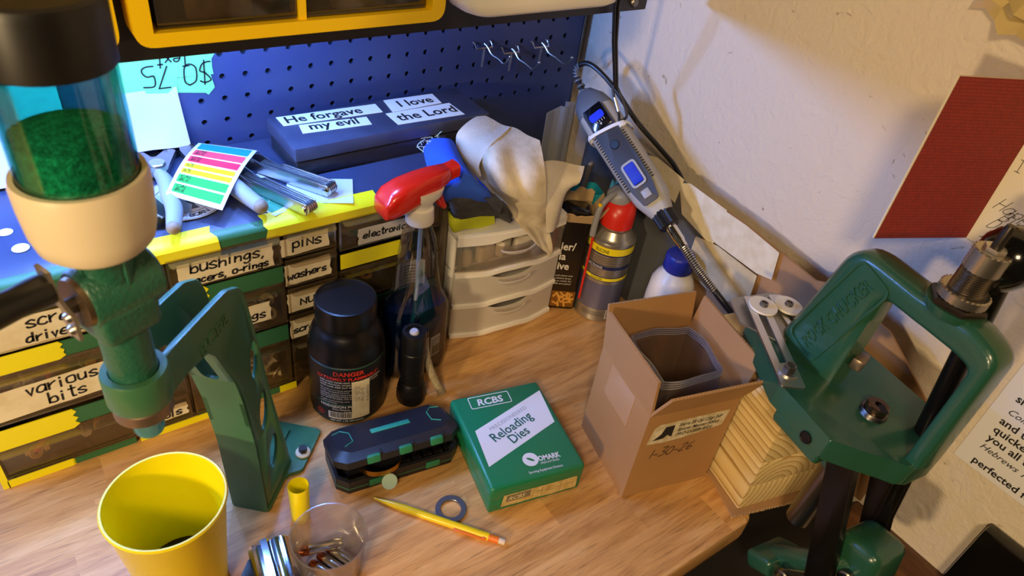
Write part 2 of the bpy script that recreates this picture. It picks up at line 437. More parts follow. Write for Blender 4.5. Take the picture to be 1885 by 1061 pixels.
# ------------------------------------------------------------------ setting
struct(B().bx(-1.6, .86, .80, .92, -.8, 1.5).obj('wall_back', M_WALL, smooth=False))
struct(B().bx(.74, .86, -1.2, .80, -.8, 1.5).obj('wall_right', M_WALL, smooth=False))
struct(B().bx(-1.6, .74, -1.2, .80, -.86, -.8).obj('floor', M_FLOOR, smooth=False))
t = struct(B().bx(.722, .74, -.9, .15, -.2, -.045, bev=.002).obj('trim_1', M_TRIM))

# workbench: front edge, cut-away right corner, narrower tongue that carries the press post
t = thing('workbench', 'light rubberwood workbench top with rounded front edge along the back wall', 'workbench', loc=(0, .5, 0))
poly = rpoly([(-1.2, -.313), (.562, -.311), (.572, -.288), (.662, -.314), (.736, -.08), (.736, .29), (-1.2, .29)], [0, .02, .005, .02, .02, 0, 0], 5)
B().prism(poly, .034, T(0, 0, -.034), bev=.006, seg=3).obj('worktop', M_BENCH, t)
B().bx(-1.15, .52, -.27, -.25, -.13, -.034).obj('apron', M_EDGE, t)
B().bx(.40, .715, -.375, .28, -.8, -.075, bev=.004).obj('added_dark_block', M_BLK, t)  # black block added so the space under the bench corner reads dark
B().bx(-1.14, -1.06, -.25, -.17, -.8, -.034, bev=.003).obj('leg', M_BLK, t)
B().bx(-1.14, -1.06, .18, .26, -.8, -.034, bev=.003).obj('leg', M_BLK, t)

# pegboard: steel panel with punched holes on one-inch centres
def pegboard():
    b = B(); p = .0254; x0, z0 = .208-.0127, .2405-.0127; nx, nz = 21, 5; r = .0034; k = 12
    bm = b.bm; cache = {}
    def v(x, z, y=0):
        q = (round(x, 6), round(z, 6), y)
        if q not in cache: cache[q] = bm.verts.new((x, y, z))
        return cache[q]
    for i in range(-4, nx-1):
        for j in range(nz):
            cx, cz = x0+p*(i+.5), z0+p*(j+.5); h = p/2
            circ = [(cx+r*math.cos(2*PI*(a+.5)/k), cz+r*math.sin(2*PI*(a+.5)/k)) for a in range(k)]
            sq = []
            for a in range(k):
                th = 2*PI*(a+.5)/k; c, s = math.cos(th), math.sin(th); q = h/max(abs(c), abs(s)); sq.append((cx+q*c, cz+q*s))
            for a in range(k):
                n = (a+1) % k
                f = [v(*circ[a]), v(*sq[a])]
                f += [v(*sq[n]), v(*circ[n])]
                bm.faces.new(f)
                bm.faces.new((v(*circ[n]), v(*circ[n], .004), v(*circ[a], .004), v(*circ[a])))
    xa, xb, za, zb = x0-4*p, x0+(nx-1)*p, z0, z0+nz*p
    def rect(a, c, d, e): bm.faces.new([bm.verts.new((q[0], 0, q[1])) for q in ((a, d), (c, d), (c, e), (a, e))])
    rect(-.75, xa, 0, .43); rect(xb, .7225, 0, .43); rect(xa, xb, 0, za); rect(xa, xb, zb, .43)
    return b
t = thing('pegboard', 'dark navy steel pegboard panel with rows of round holes on the back wall', 'pegboard', loc=(0, .787, 0))
pegboard().obj('panel', M_NAVY, t, smooth=False)
B().bx(-.75, .7225, .005, .010, 0, .43).obj('backing', M_HOLE, t)
B().bx(.7215, .7235, -.001, .010, 0, .43).obj('edge_flange', M_STEEL_D, t)

# hutch shelf with its black front board
t = thing('hutch_shelf', 'black steel hutch shelf above the pegboard with a wide black front board', 'shelf', loc=(0, .6, .418))
B().bx(-.75, .642, 0, .003, 0, .22, bev=.001).obj('front_board', M_BLK, t)
B().bx(-.75, .642, .003, .186, .03, .035).obj('shelf_board', M_BLK, t)
o = B().lathe([(0, .003), (.004, .003), (.0055, .0015), (.006, 0)], 16, R(90, 'X')).obj('screw', M_STEEL_D, t); o.location = (.6215, 0, .0095)

# LED bar under the shelf
t = thing('led_bar', 'slim led light bar mounted beneath the black shelf', 'lamp', loc=(-.08, .655, .432))
B().bx(-.36, .36, -.014, .014, 0, .012, bev=.003).obj('housing', M_WHITE, t)

# yellow frame drawer units hung on the front board
def yellow_unit(x0, x1, labl, parts, extra=False):
    t = thing('drawer_unit', labl, 'drawer unit', loc=((x0+x1)/2, .5995, .4375), group='yellow drawer units on the shelf')
    w = x1-x0; h = .15; D = .026
    outer = [(p[0], p[1]+h/2) for p in rrect(w, h, .014, 6)]
    # frame walls and the mullions
    f = B()
    f.ringprism([(p[0], p[1]) for p in outer], [(max(-w/2+.0135, min(w/2-.0135, p[0])), max(.0105, min(h-.0155, p[1]))) for p in outer], D, R(90, 'X'))
    xs = [-w/2+.0135] + [x-(x0+x1)/2 for x in parts] + [w/2-.0135]
    for x in xs[1:-1]: f.bx(x-.003, x+.003, -D+.004, -.001, .0105, h-.0155)
    f.obj('frame', M_YEL, t, 50)
    B().bx(-w/2+.012, w/2-.012, -.002, -.0005, .014, h-.014).obj('back_panel', M_BLKP, t)
    for a, c in zip(xs, xs[1:]):
        d = B().bx(a+.0045, c-.0045, -.02, -.018, .0135, .07, bev=.0008)
        d.bx(a+.0045, c-.0045, -.02, -.004, .0115, .0135)
        q = d.obj('drawer', M_CLEARDRAW, t)
        B().bx((a+c)/2-.03, (a+c)/2+.02, -.0145, -.0055, .0137, .04, bev=.003).obj('contents', mat('beige_bagged_hardware', 'd9c8a8', .4, var=(60, '97866a')), q)
    return t
yellow_unit(-.22, .084, 'yellow drawer unit left of the wide one, mostly hidden by the powder hopper', [-.06])
yellow_unit(.0935, .355, 'wide yellow drawer unit with two clear drawers on the shelf edge', [.2225])
t = thing('plastic_tub', 'white plastic tub at the shelf edge right of the yellow drawers', 'tub', loc=(.4555, .598, .447))
q = rrect(.190, .055, .02, 5)
B().loft([[(p[0]*s, p[1]*s-.028, z) for p in q] for s, z in ((.86, 0), (.95, .003), (1, .012), (1.03, .09))]).obj('tub_body', M_WHITE, t, 50)
B().box(.207, .066, .006, T(0, -.028, .0932), .002).obj('rim', M_WHITE, t)

# pegboard hooks
def hook(x, z, labl, ln):
    t = thing('pegboard_hook', labl, 'hook', loc=(x, .787, z), group='steel hooks on the pegboard')
    w = .0013
    B().tube([(-.0127, .004, .006), (-.0127, -.004, .006), (-.0127, -.009, 0), (.0127, -.009, 0), (.0127, -.004, .006), (.0127, .004, .006)], w, 8).tube([(0, -.009, .001), (0, -.007, -.026)], w, 8).obj('bracket', M_STEEL, t)
    B().tube([(0, -.008, .006), (.002, -.014, .003), (.004, -.022, -.004), (.007, -.034, -.006), (.0085, -.034-ln, -.008), (.010, -.042-ln, .004)], w, 8, 3).sphere(.0021, T(.010, -.042-ln, .0045)).obj('arm', M_STEEL, t)
hook(.546, .3165, 'steel double hook highest on the pegboard under the shelf edge', .012)
hook(.592, .305, 'steel pegboard hook in the middle of the three hooks', .016)
hook(.643, .308, 'steel pegboard hook nearest the side wall', .022)

# green taped notes and hanging paper on the pegboard
t = thing('price_note', 'green masking tape note reading prices upside down, white paper hanging below', 'note', loc=(.15, .7868, .3))
M_GT = mat('green_painters_tape', '78d27c', .7, bump=(200, .15))
jag = [(-.052, .052), (.054, .052), (.0525, .043), (.049, .038), (.0485, .030), (.049, .021), (-.052, .0225)]
B().prism(jag, .0006, R(90, 'X')).obj('tape', M_GT, t, smooth=False)
B().prism([(.011, .021), (.046, .021), (.0485, .006), (.041, -.0015), (.038, .001), (.011, .005)], .0008, R(90, 'X')).obj('tape', M_GT, t, smooth=False)
B().prism([(-.052, .0225), (.011, .022), (.0105, .005), (-.052, .012)], .0012, R(90, 'X')).obj('tape', M_GT, t, smooth=False)
b = B(); rows = []
for j in range(7):
    z = .012-.064*j/6; y = -.0008-.011*(j/6)**1.6
    rows.append([(-.052+.061*i/5+ (.001 if i == 5 else 0)*j-(.003*j/6 if i == 5 else 0), y-.001*math.sin(i*1.3+j*.6), z+.0015*math.sin(i*.8)*(j/6)) for i in range(6)])
b.sheet(rows, .0004).obj('paper', M_PAPER, t)
hand([('$0 75', .0215, -.047, -.036), ('Text', .012, -.026, -.0465)], M_INK, t, T(0, -.0014, 0) @ R(90, 'X') @ R(180, 'Z') @ T(0, 0, 0), .0015)
# ------------------------------------------------------------------ parts cabinet
M_CABG = mat('cabinet_green_paint', '2f6a45', .42)
M_CABN = mat('cabinet_top_grey', '3a4466', .3, coat=.1, bump=(500, .05), var=(20, '353e5c'))
M_YT = mat('yellow_tape', 'efe50f', .45, bump=(120, .25))
M_CLD = clear('cloudy_drawer_plastic', 'f6f0e4', .22, .08, .06, 'c2ae88', .22)
M_BRASS = mat('brass', 'c8963c', .25, 1)
t = thing('parts_cabinet', 'parts cabinet of clear labelled drawers with green strips and a dark top', 'cabinet', loc=(.1525, .614, 0))
CX0, CX1, CY1, CH = -.2525, .2525, .172, .233
cols = [('wide', -.2475, -.1295), ('small', -.1255, -.0695), ('wide', -.0655, .0445), ('small', .0485, .1055), ('wide', .1095, .2375)]
# shell: sides, floor, back, dividers, row boards
f = B()
f.bx(CX0, CX0+.004, .002, CY1, 0, CH-.008, bev=.001).bx(CX1-.010, CX1, .002, CY1, 0, CH-.008, bev=.001)
f.bx(CX0, CX1, .002, CY1, 0, .004).bx(CX0, CX1, CY1-.004, CY1, 0, CH-.008)
for a, b_ in zip(cols, cols[1:]): f.bx(a[2], b_[1], .003, CY1-.004, .004, CH-.008)
f.obj('shell', mat('brown_black_plastic', '6e6049', .5), t)
# lid with a rolled front lip
prof = [(.0, CH-.012), (.0, CH-.004), (.003, CH-.0005), (.008, CH), (.012, CH+.003), (CY1, CH+.004), (CY1, CH-.008), (.004, CH-.008), (.004, CH-.012)]
B().loft([[(x, y-.004, z) for y, z in prof] for x in (CX0, CX1)]).obj('top', M_CABN, t, 60)
prof2 = [(-.0006, CH-.014), (-.001, CH-.003), (.0025, CH+.0006), (.0105, CH+.0025), (.0105, CH-.006), (.002, CH-.014)]
B().loft([[(x, y-.004, z) for y, z in prof2] for x in (CX0, CX1)]).obj('front_lip', M_CABG, t, 60)
def strip(name, m, x0, x1, z0, z1, y=-.0075, rag=0, d=.0012, seed=3):
    r = random.Random(seed); top = []; bot = []
    n = 7
    pts = [(x0, z0), (x1-rag, z0)] + [(x1-rag*(0 if k % 2 else r.uniform(.1, .9)), z0+(z1-z0)*k/6) for k in range(1, 6)] + [(x1-rag*.5, z1), (x0, z1)] if rag else [(x0, z0), (x1, z0), (x1, z1), (x0, z1)]
    return B().prism(pts, d, T(0, y+d, 0) @ R(90, 'X')).obj(name, m, t, smooth=False)
# ragged yellow tape over the lip
def lip_tape(x0, x1, seed):
    r = random.Random(seed); rows = []
    n = max(4, int((x1-x0)/.008))
    e0 = [r.uniform(-.002, .002) for _ in prof2]; e1 = [r.uniform(-.004, .004) for _ in prof2]
    for k, (y, z) in enumerate(prof2[:4]+[(.017, CH+.0042)]):
        rows.append([(x0+(x1-x0)*i/n+(e0[k] if i == 0 else e1[k] if i == n else 0), y-.0052+(.001 if k == 4 else 0), z+.0009) for i in range(n+1)])
    B().sheet(rows, .0005).obj('tape', M_YT, t)
lip_tape(-.105, -.017, 4); lip_tape(.032, .158, 8); lip_tape(.185, .215, 2)

JUNK = [mat('dull_zinc_screw', 'c2bcae', .35, .35), mat('dull_brass_screw', 'c79a4a', .35, .4), mat('grey_zinc_screw', '9d978a', .35, .35), mat('red_plastic_bits', 'b8402a', .4), mat('tan_plastic_bits', 'c29a55', .5)]
def drawer(x0, x1, z0, z1, labl=None, lx=None, fill=None, seed=0, tape=M_MASK, where='an unlabelled clear drawer'):
    d = B(); th = .0016; dep = .10; y0 = -.005
    d.bx(x0, x1, y0, y0+th, z0, z1, bev=.0006)                       # front
    d.bx(x0, x0+th, y0, dep, z0, z1-.004).bx(x1-th, x1, y0, dep, z0, z1-.004).bx(x0, x1, y0, dep, z0, z0+th)
    d.prism(rpoly([(x0+.002, -.001), (x1-.002, -.001), (x1-.002, -.0135), (x0+.002, -.0135)], [0, 0, .006, .006], 4), .0018, T(0, y0+.001, z1-.003))   # pull lip
    d.ringprism([(x0, z0), (x1, z0), (x1, z1), (x0, z1)], [(x0+.0022, z0+.0022), (x1-.0022, z0+.0022), (x1-.0022, z1-.0022), (x0+.0022, z1-.0022)], .0012, T(0, y0+.0002, 0) @ R(90, 'X'))
    r = random.Random(seed)
    o = d.obj('drawer', M_CLD, t)
    if fill:
        k = 0
        for i in range(fill):
            px = r.uniform(x0+.008, x1-.008); py = r.uniform(.0, .010); pz = z0+.004+r.uniform(0, (z1-z0)*.55)
            a = r.uniform(0, 180); m = JUNK[0] if seed % 3 == 0 else r.choice(JUNK)
            M_ = T(px, y0+.006+py, pz) @ R(a, 'Z') @ R(r.uniform(40, 110), 'X')
            M_ = M_ if True else M_; b = B(); kind = 'screw' if r.random() < .6 else 'washer'
            if kind == 'screw':
                b.cyl(.0024, .018, M_, 8).cyl(.0052, .0035, M_ @ T(0, 0, .017), 6)
            else:
                b.lathe([(.0032, 0), (.0075, 0), (.0075, .0018), (.0032, .0018), (.0032, 0)], 14, M_)
            lo = min(v.co.y for v in b.bm.verts); lx_ = [v.co.x for v in b.bm.verts]; lz_ = [v.co.z for v in b.bm.verts]
            dx = max(0, x0+.004-min(lx_))-max(0, max(lx_)-(x1-.004)); dz = max(0, z0+.003-min(lz_))-max(0, max(lz_)-(z1-.008))
            b._fin(list(b.bm.verts), T(dx, y0+.0028+r.uniform(0, .006)-lo, dz)); q = b.obj(kind, m, t)
            bits.append((q, where))
    if labl:
        lx0, lx1, lz0, lz1, lines, tilt = labl
        r2 = random.Random(seed+9); n = 9
        top = [(lx0+(lx1-lx0)*i/n, lz1+r2.uniform(-.0004, .0004)) for i in range(n+1)]
        bot = [(lx0+(lx1-lx0)*i/n, lz0+r2.uniform(-.0004, .0004)) for i in range(n+1)]
        R_ = [(lx1+r2.uniform(-.0012, .0012), lz0+(lz1-lz0)*i/5) for i in range(1, 5)]
        L_ = [(lx0+r2.uniform(-.0012, .0012), lz0+(lz1-lz0)*i/5) for i in range(4, 0, -1)]
        lm = B().prism(bot+R_+top[::-1]+L_, .0004, T(0, y0-.0002, 0) @ R(tilt, 'Y') @ R(90, 'X')).obj('label', tape, o, smooth=False)
        lines = [(q[0], q[1]*min(1, (lx1-.002-q[2])/max(hwid(q[0], q[1])*1.04, 1e-4)), *q[2:]) for q in lines]
        hand(lines, M_INK, lm, T(0, y0-.0007, 0) @ R(tilt, 'Y') @ R(90, 'X'), .0018)
    return o
bits = []
ox = .1525
# wide column at the left end (world x .10..)
a, c = cols[0][1], cols[0][2]
drawer(a, c, .166, .219, (-.235, -.137, .166, .200, [('screw', .013, -.186, .187, .1), ('drivers', .013, -.190, .1705, .1)], 0), seed=1, fill=5, where='the drawer labelled screw drivers')
strip('strip', M_CABG, a, c, .1455, .1635); strip('tape', M_YT, a, a+.083, .144, .1645, -.0085, .006)
drawer(a, c, .081, .142, (-.238, -.133, .094, .129, [('various', .0135, -.201, .1155, .1), ('bits', .0135, -.187, .0985, .1)], -2), seed=4, fill=16, where='the drawer labelled various bits')
strip('strip', M_CABG, a, c, .056, .0765); strip('tape', M_YT, a, a+.075, .052, .0775, -.0085, .006, seed=5)
drawer(a, c, .010, .052, seed=7, fill=6, where='the bottom left clear drawer')
strip('strip', M_CABG, a, c, -.0, .008); strip('tape', M_YT, a, a+.06, -.0, .0095, -.0085, .004, seed=6); 
strip('tape', M_YT, CX0, CX0+.006, 0, .05, -.0085)
# narrow column
a, c = cols[1][1], cols[1][2]
for k, (z0, z1) in enumerate(((.186, .222), (.150, .184), (.113, .148), (.076, .111), (.046, .074), (.010, .044))):
    drawer(a, c, z0, z1, (a+.004, c-.004, z0+.006, z0+.024, [('tooLs'.lower(), .010, a+.014, z0+.009)], 0) if k == 5 else None, seed=3+3*k, fill=7 if k < 5 else 0, where='the narrow drawers behind the powder measure')
strip('strip', M_CABG, a, c, 0, .008); strip('tape', M_YT, a, c+.03, -.0, .0085, -.0085)
# second wide column
a, c = cols[2][1], cols[2][2]
drawer(a, c, .184, .222, (-.056, .037, .1855, .2135, [('bushings,', .0125, -.045, .2015, .1, 0), ('spacers, o-rings', .0105, -.054, .1885, .1, 0)], 0), seed=2, fill=6, where='the drawer labelled bushings and spacers')
strip('strip', M_CABG, a, c, .1625, .1825); strip('tape', M_YT, a, a+.034, .158, .184, -.0085, .008, seed=9)
drawer(a, c, .103, .160, (-.05, .028, .115, .140, [('springs', .013, -.03, .121)], 0), seed=3, fill=14, where='the drawer below bushings and spacers')
strip('strip', M_CABG, a, c, .0795, .101)
drawer(a, c, .010, .077, seed=6, fill=22, where='the bottom drawer left of the black powder bottle')
strip('strip', M_CABG, a, c, -.0, .0085); strip('tape', M_YT, c-.016, c+.004, -.0, .0095, -.0085, seed=7)
# second narrow column
a, c = cols[3][1], cols[3][2]
for k, (z0, z1, s) in enumerate(((.190, .221, 'pins'), (.151, .187, 'washers'), (.1125, .148, 'nuts'), (.0735, .1095, 'screws'), (.038, .071, None), (.008, .036, None))):
    s2 = s.replace('n', 'N') if s else None
    drawer(a, c, z0, z1, (a+.002, c-.003, z0+.001, z1-.008, [(s2, .0125 if k < 3 else .009, a+(.014 if k == 0 else .005 if k != 2 else .016), z0+.0085)], -1.5) if s else None, seed=30+k, fill=0 if s else 5)
# right wide column
a, c = cols[4][1], cols[4][2]
drawer(a, c, .181, .222, (a+.022, a+.092, .183, .204, [('electroNics', .0115, a+.028, .1905)], 0), seed=12, tape=mat('grey_label_tape', 'cfcac0', .7))
strip('tape', M_YT, a, a+.075, .157, .1765, -.0075, .002)
drawer(a, c, .107, .153, seed=13, fill=4); strip('strip', M_CABG, a, c, .082, .104)
drawer(a, c, .010, .078, (a+.02, a+.09, .03, .06, [], 0), seed=15, fill=6)
# the loose hardware lies in the drawers: things of their own
for q, wh in bits:
    k = q.name.split('.')[0]; mw = Matrix.Translation((ox, .614, 0)); q.parent = None; q.matrix_world = mw
    tag(q, 'small loose %s behind the front of %s' % (k, wh), k, 'loose %ss in %s' % (k, wh))
# ------------------------------------------------------------------ powder measure and its stand
M_HAM = mat('green_hammertone_paint', '25604a', .38, bump=(330, .8, .0012), coat=.2)
M_STG = mat('green_stand_paint', '3c6f4c', .4, bump=(1500, .12, .0003), coat=.1)
M_TUBE = clear('green_tinted_hopper_plastic', 'a0ecdc', .2, .06, .03, '2fae93')
M_CREAM = mat('cream_plastic', 'e9d9b8', .38)
M_POWD = mat('powder_grains', 'c4e6cc', .35, bump=(600, 1, .003), var=(330, '6f9a80'))
MX, MY = .024, .378
SF = Vector((-.6816, -.7317, 0)); SP = Vector((.7317, -.6816, 0))
STM = Matrix(((SF.x, SP.x*-1, 0, .097), (SF.y, SP.y*-1, 0, .467), (0, 0, 1, 0), (0, 0, 0, 1)))  # local x forward, local y away to the far plate
t = thing('measure_stand', 'green cast stand with slotted post and two arms holding the powder measure ring', 'stand', M=STM)
B().prism(rpoly([(0, -.02), (0, .02), (-.112, .024), (-.112, -.034), (-.055, -.034), (-.045, -.02)], .004), .006, bev=.0015).obj('base', M_STG, t)
B().box(.10, .0035, .003, T(-.052, .0, .0072), .001).obj('base_rib', M_STG, t)
def plate(y0, y1, name, sgn):
    o = rpoly([(-.064, .004), (0, .004), (.005, .11), (.018, .2), (.044, .262), (.052, .272), (.078, .278), (.108, .280), (.108, .312), (.084, .311), (.034, .3045), (.014, .3015), (-.006, .290), (-.0125, .272), (-.024, .21), (-.035, .14)], [0, .002, .02, .03, .01, .006, .02, .003, .003, .02, .02, .02, .012, .012, .03, .03], 4)
    b = B(); holes = [(-.013, .205, .0075, .02), (-.019, .135, .009, .024), (-.028, .065, .0105, .022)]
    b.prism(o, y1-y0, T(0, y1, 0) @ R(90, 'X'), bev=.001)
    ob = b.obj(name, M_STG, t)
    return ob, holes
pr_, hl = plate(-.0185, -.0145, 'side_plate', 1); pl_, _ = plate(.0145, .0185, 'side_plate', -1)
# oval lightening holes cut through both plates
cut = B()
for x, z, a, c in hl: cut.prism([(x+a*math.cos(q*PI/10)-.12*c*math.sin(q*PI/10), z+c*math.sin(q*PI/10)) for q in range(20)], .06, T(0, .03, 0) @ R(90, 'X'))
cuto = cut.obj('cutter', M_STG)
bpy.context.view_layer.update()
for o in (pr_, pl_):
    m = o.modifiers.new('holes', 'BOOLEAN'); m.operation = 'DIFFERENCE'; m.object = cuto; m.solver = 'EXACT'
    cuto.matrix_world = STM; bpy.context.view_layer.update()
    me = bpy.data.meshes.new_from_object(o.evaluated_get(bpy.context.evaluated_depsgraph_get())); o.modifiers.clear(); o.data = me
bpy.data.objects.remove(cuto)
# front web with its U slot at the top
w = B(); hw = .0185
def webx(z): return .005*z/.11 if z < .11 else .005+.013*(z-.11)/.09 if z < .2 else .018+.026*(z-.2)/.062
for y0, y1, za, zb in ((-hw, hw, .004, .212), (-hw, -.0075, .212, .262), (.0075, hw, .212, .262)):
    n = 6; zs = [za+(zb-za)*i/n for i in range(n+1)]
    w.loft([[(webx(z)-.0035, y0, z), (webx(z), y0, z), (webx(z), y1, z), (webx(z)-.0035, y1, z)] for z in zs])
for k in range(8):
    a0, a1 = PI+PI*k/8, PI+PI*(k+1)/8
    for yy in (0,):
        p0, p1 = (.0075*math.cos(a0), .2195+.0075*math.sin(a0)), (.0075*math.cos(a1), .2195+.0075*math.sin(a1))
        w.loft([[(webx(z)-.0035, y, z), (webx(z), y, z), (webx(zl)+0, y, zl), (webx(zl)-.0035, y, zl)] for y, z, zl in ((p0[0], p0[1], .2115), (p1[0], p1[1], .2115))])
w.obj('front_web', M_STG, t, 50)
txt([('RCBS', .017, 0, 0, {'bold': .012, 'sh': .15, 'sx': 1.05})], M_STG, t, frame((.062, -.0186, .286), (-1, 0, 0), (0, -1, 0)), name='raised_lettering', z=0, thick=.0006)
# clamp ring in front of the arms
rc = STM.inverted() @ Vector((MX, MY, 0)); RCX, RCY = rc.x, rc.y
B().lathe([(.0150, .289), (.0192, .289), (.0200, .291), (.0200, .313), (.0192, .315), (.0150, .315), (.0150, .289)], 40, T(RCX, RCY, 0)).obj('clamp_ring', M_STG, t)
B().cyl(.008, .004, T(-.075, -.027, .006), 20, .001).obj('bolt_washer', mat('cream_washer', 'd8cfb4', .5), t)
B().lathe([(.0045, 0), (.0045, .006), (0, .006)], 6, T(-.075, -.027, .010)).obj('bolt', M_BLK, t)

t = thing('powder_measure', 'green powder measure with tinted hopper of dark powder, black cap and crank handle', 'powder measure', loc=(MX, MY, .26))
Z0 = .242
def Lz(prof): return [(r, z-Z0) for r, z in prof]
B().lathe(Lz([(.0, .239), (.0085, .239), (.0098, .242), (.0105, .259), (0, .259)]), 24).obj('drop_tube', clear('teal_drop_tube_plastic', '3cc8c0', .3, .1, .6, '25b5b0'), t)
b = B(); n = 60
b.loft([[((r*(1-.012*(k % 2)))*math.cos(2*PI*k/n), (r*(1-.012*(k % 2)))*math.sin(2*PI*k/n), z-Z0) for k in range(n)] for r, z in ((.0165, .259), (.0184, .2605), (.0184, .2685), (.0170, .2695))])
b.obj('lock_ring', mat('brown_aged_steel', '8a7766', .4, .8), t)
B().lathe(Lz([(.0, .258), (.0143, .258), (.0143, .303), (.0143, .338), (.012, .350), (0, .350)]), 32).obj('lower_barrel', M_HAM, t)
AX = Vector((-.93, -.367, 0))      # crank axis
dm = frame((0, 0, .362-Z0), (0, 0, 1), AX)
B().lathe([(0, -.024), (.0165, -.024), (.018, -.022), (.018, .017), (.017, .0185), (0, .0185)], 36, dm).obj('drum_housing', M_HAM, t)
bl = frame((0, 0, .345-Z0), AX, (0, 0, 1))
B().box(.036, .034, .024, bl, .005, 3).obj('metering_block', M_HAM, t)
B().lathe(Lz([(.0, .362), (.0165, .362), (.0145, .378), (.017, .394), (.021, .399), (0, .399)]), 32).obj('neck', M_HAM, t)
for a in (35, 125, 215, 305):
    B().box(.0035, .016, .036, R(a) @ T(.0, .0085, .379-Z0), .0012).obj('neck_rib', M_HAM, t)
B().lathe([(.003, .0185), (.0155, .0185), (.0148, .0215), (.003, .0215)], 32, dm).obj('drum_face', mat('worn_bronze', '8f7a5f', .35, .9), t)
B().cyl(.005, .006, dm @ T(0, 0, .0205), 6).obj('drum_nut', M_STEEL_D, t)
pl = B()
pl.loft([[(u, -.0055, v), (u, .0055, v), (u, .0055, v+.0022), (u, -.0055, v+.0022)] for u, v in ((-.021, .0245), (-.004, .0245), (.004, .027), (.016, .0295), (.030, .030))])
q = pl.obj('crank_arm', mat('zinc_plated_steel', 'b3aa98', .3, .9), t)
q.data.transform(dm)
for u in (-.016, -.007): B().lathe([(0, .0025), (.0025, .002), (.0035, 0)], 14, dm @ T(u, .0, .0267)).obj('rivet', M_STEEL, q)
hd = dm @ T(.017, 0, .0312)
B().lathe([(0, 0), (.0085, 0), (.0092, .003), (.0082, .018), (.0092, .034), (.0112, .055), (.0105, .066), (.006, .071), (0, .072)], 28, hd).obj('handle', M_BLKP, t)
B().lathe(Lz([(.0, .3925), (.0245, .3925), (.0290, .397), (.0312, .406), (.0323, .420), (.0325, .433), (.0315, .437), (.0288, .437), (.0288, .425), (0, .425)]), 48).obj('hopper_base', M_CREAM, t)
B().lathe(Lz([(.0283, .426), (.0283, .503), (.0268, .503), (.0268, .426)]), 48).obj('hopper', M_TUBE, t)
pw = B()
pw.lathe(Lz([(0, .426), (.0264, .426), (.0264, .4585)]), 40)
pw.lathe(Lz([(.0264, .4585), (.020, .4605), (.012, .4618), (0, .462)]), 40)
q = pw.obj('powder_fill', M_POWD, t)
capm = mat('dusty_black_plastic', '0e0c0b', .42, var=(60, '1c1610'))
B().lathe(Lz([(.0288, .494), (.0293, .4945), (.0298, .521), (.0288, .525), (.026, .526), (.0235, .5245), (0, .5245)]), 56).obj('cap', capm, t)

# ------------------------------------------------------------------ powder bottle
M_BOT = mat('black_hdpe', '0f0d0c', .33, spec=.35)
M_LBL = mat('black_label', '171513', .42)
M_WINK = mat('white_ink', 'd9d4c8', .6); M_RINK = mat('red_ink', 'd0321f', .5); M_GRN = mat('label_green', '2c6b58', .5)
M_SILV = mat('silver_ink', '9a968c', .6)
t = thing('powder_bottle', 'black plastic propellant powder bottle with a red DANGER label and black lid', 'bottle', loc=(.2465, .5605, 0), rz=-22)
rb = .0430
B().lathe([(0, 0), (.038, 0), (rb-.001, .003), (rb, .008), (rb, .092), (.0415, .104), (.0385, .115), (.0340, .124), (.0300, .128), (.0300, .136), (0, .136)], 56).obj('body', M_BOT, t, 60)
n = 90
b = B(); b.loft([[((r*(1-(.012 if kn and k % 2 else 0)))*math.cos(2*PI*k/n), (r*(1-(.012 if kn and k % 2 else 0)))*math.sin(2*PI*k/n), z) for k in range(n)] for r, z, kn in ((.0315, .1305, 1), (.0332, .1325, 1), (.0336, .153, 1), (.0325, .1575, 0), (.0305, .158, 0), (.0300, .157, 0))])
b.obj('lid', M_BOT, t)
lb = B().lathe([(rb+.0001, .006), (rb+.0006, .0065), (rb+.0006, .0915), (rb+.0001, .092)], 56, a0=-158, a1=-12).obj('label', M_LBL, t)
hw = rb+.0006
L_ = [('DANGER', .0085, 0, .0805, {'al': 'CENTER', 'bold': .02}), ('EXTREMELY FLAMMABLE*', .0064, 0, .0735, {'al': 'CENTER', 'bold': .02})]
txt(L_, M_RINK, lb, I4, hw, 'warning_lettering')
sm = {'bold': .012}
txt([('KEEP AWAY FROM HEAT, OPEN FLAME AND SPARKS,', .0031, -.0335, .0695, sm), ('AVOID FRICTION. STORE IN A COOL, DRY PLACE', .0031, -.0335, .0657, sm), ('WITH CARE. KEEP OUT OF REACH', .0031, -.0335, .0619, sm),
     ('This small arms is not an explosive', .0027, -.0335, .0575), ('powder may explode if burned', .0027, -.0335, .0543),
     ('LOADING: CHECK YOUR SCALE', .0027, -.0335, .0503), ('ON AN ADEQUATE SCALE, DO', .0027, -.0335, .0471), ('NOT REUSE OR REFILL THIS CAN', .0027, -.0335, .0439),
     ('of ready combined areas, when', .0027, -.0335, .0399), ('surface warranties', .0027, -.0335, .0367), ('Drive, Shawnee, KS', .0031, -.019, .0262, sm), ('913-362-9455', .0024, -.006, .0232),
     ('HODGDON POWDER', .0056, -.0335, .0298, {'bold': .015}), ('NET WT. 1 LB. (454 grams)', .0033, -.022, .0078, sm)], M_WINK, lb, I4, hw, 'label_lettering')
bars([(-.05, .052, .0905, .0915), (-.05, .052, .0335+.001, .0335+.0017), (-.05, .052, .0068, .0074)], M_GRN, lb, I4, hw, 'green_rule')
bars([(-.024, .004, .0118, .0228)], mat('label_white', 'ddd6c4', .6), lb, I4, hw, 'bar_code_panel')
bars(barcode(-.0225, .0025, .0138, .0225, 4), M_INK, lb, I4, hw, 'bar_code', .0006)
b = []; 
for k in range(20):
    pass
txt([('H', .008, -.0345, .0148, {'al': 'CENTER', 'bold': .03, 'sx': .8}), ('O', .0135, -.0345, .0132, {'al': 'CENTER', 'bold': -.01})], mat('dull_red_ink', '9c2d20', .5), lb, I4, hw, 'round_emblem')
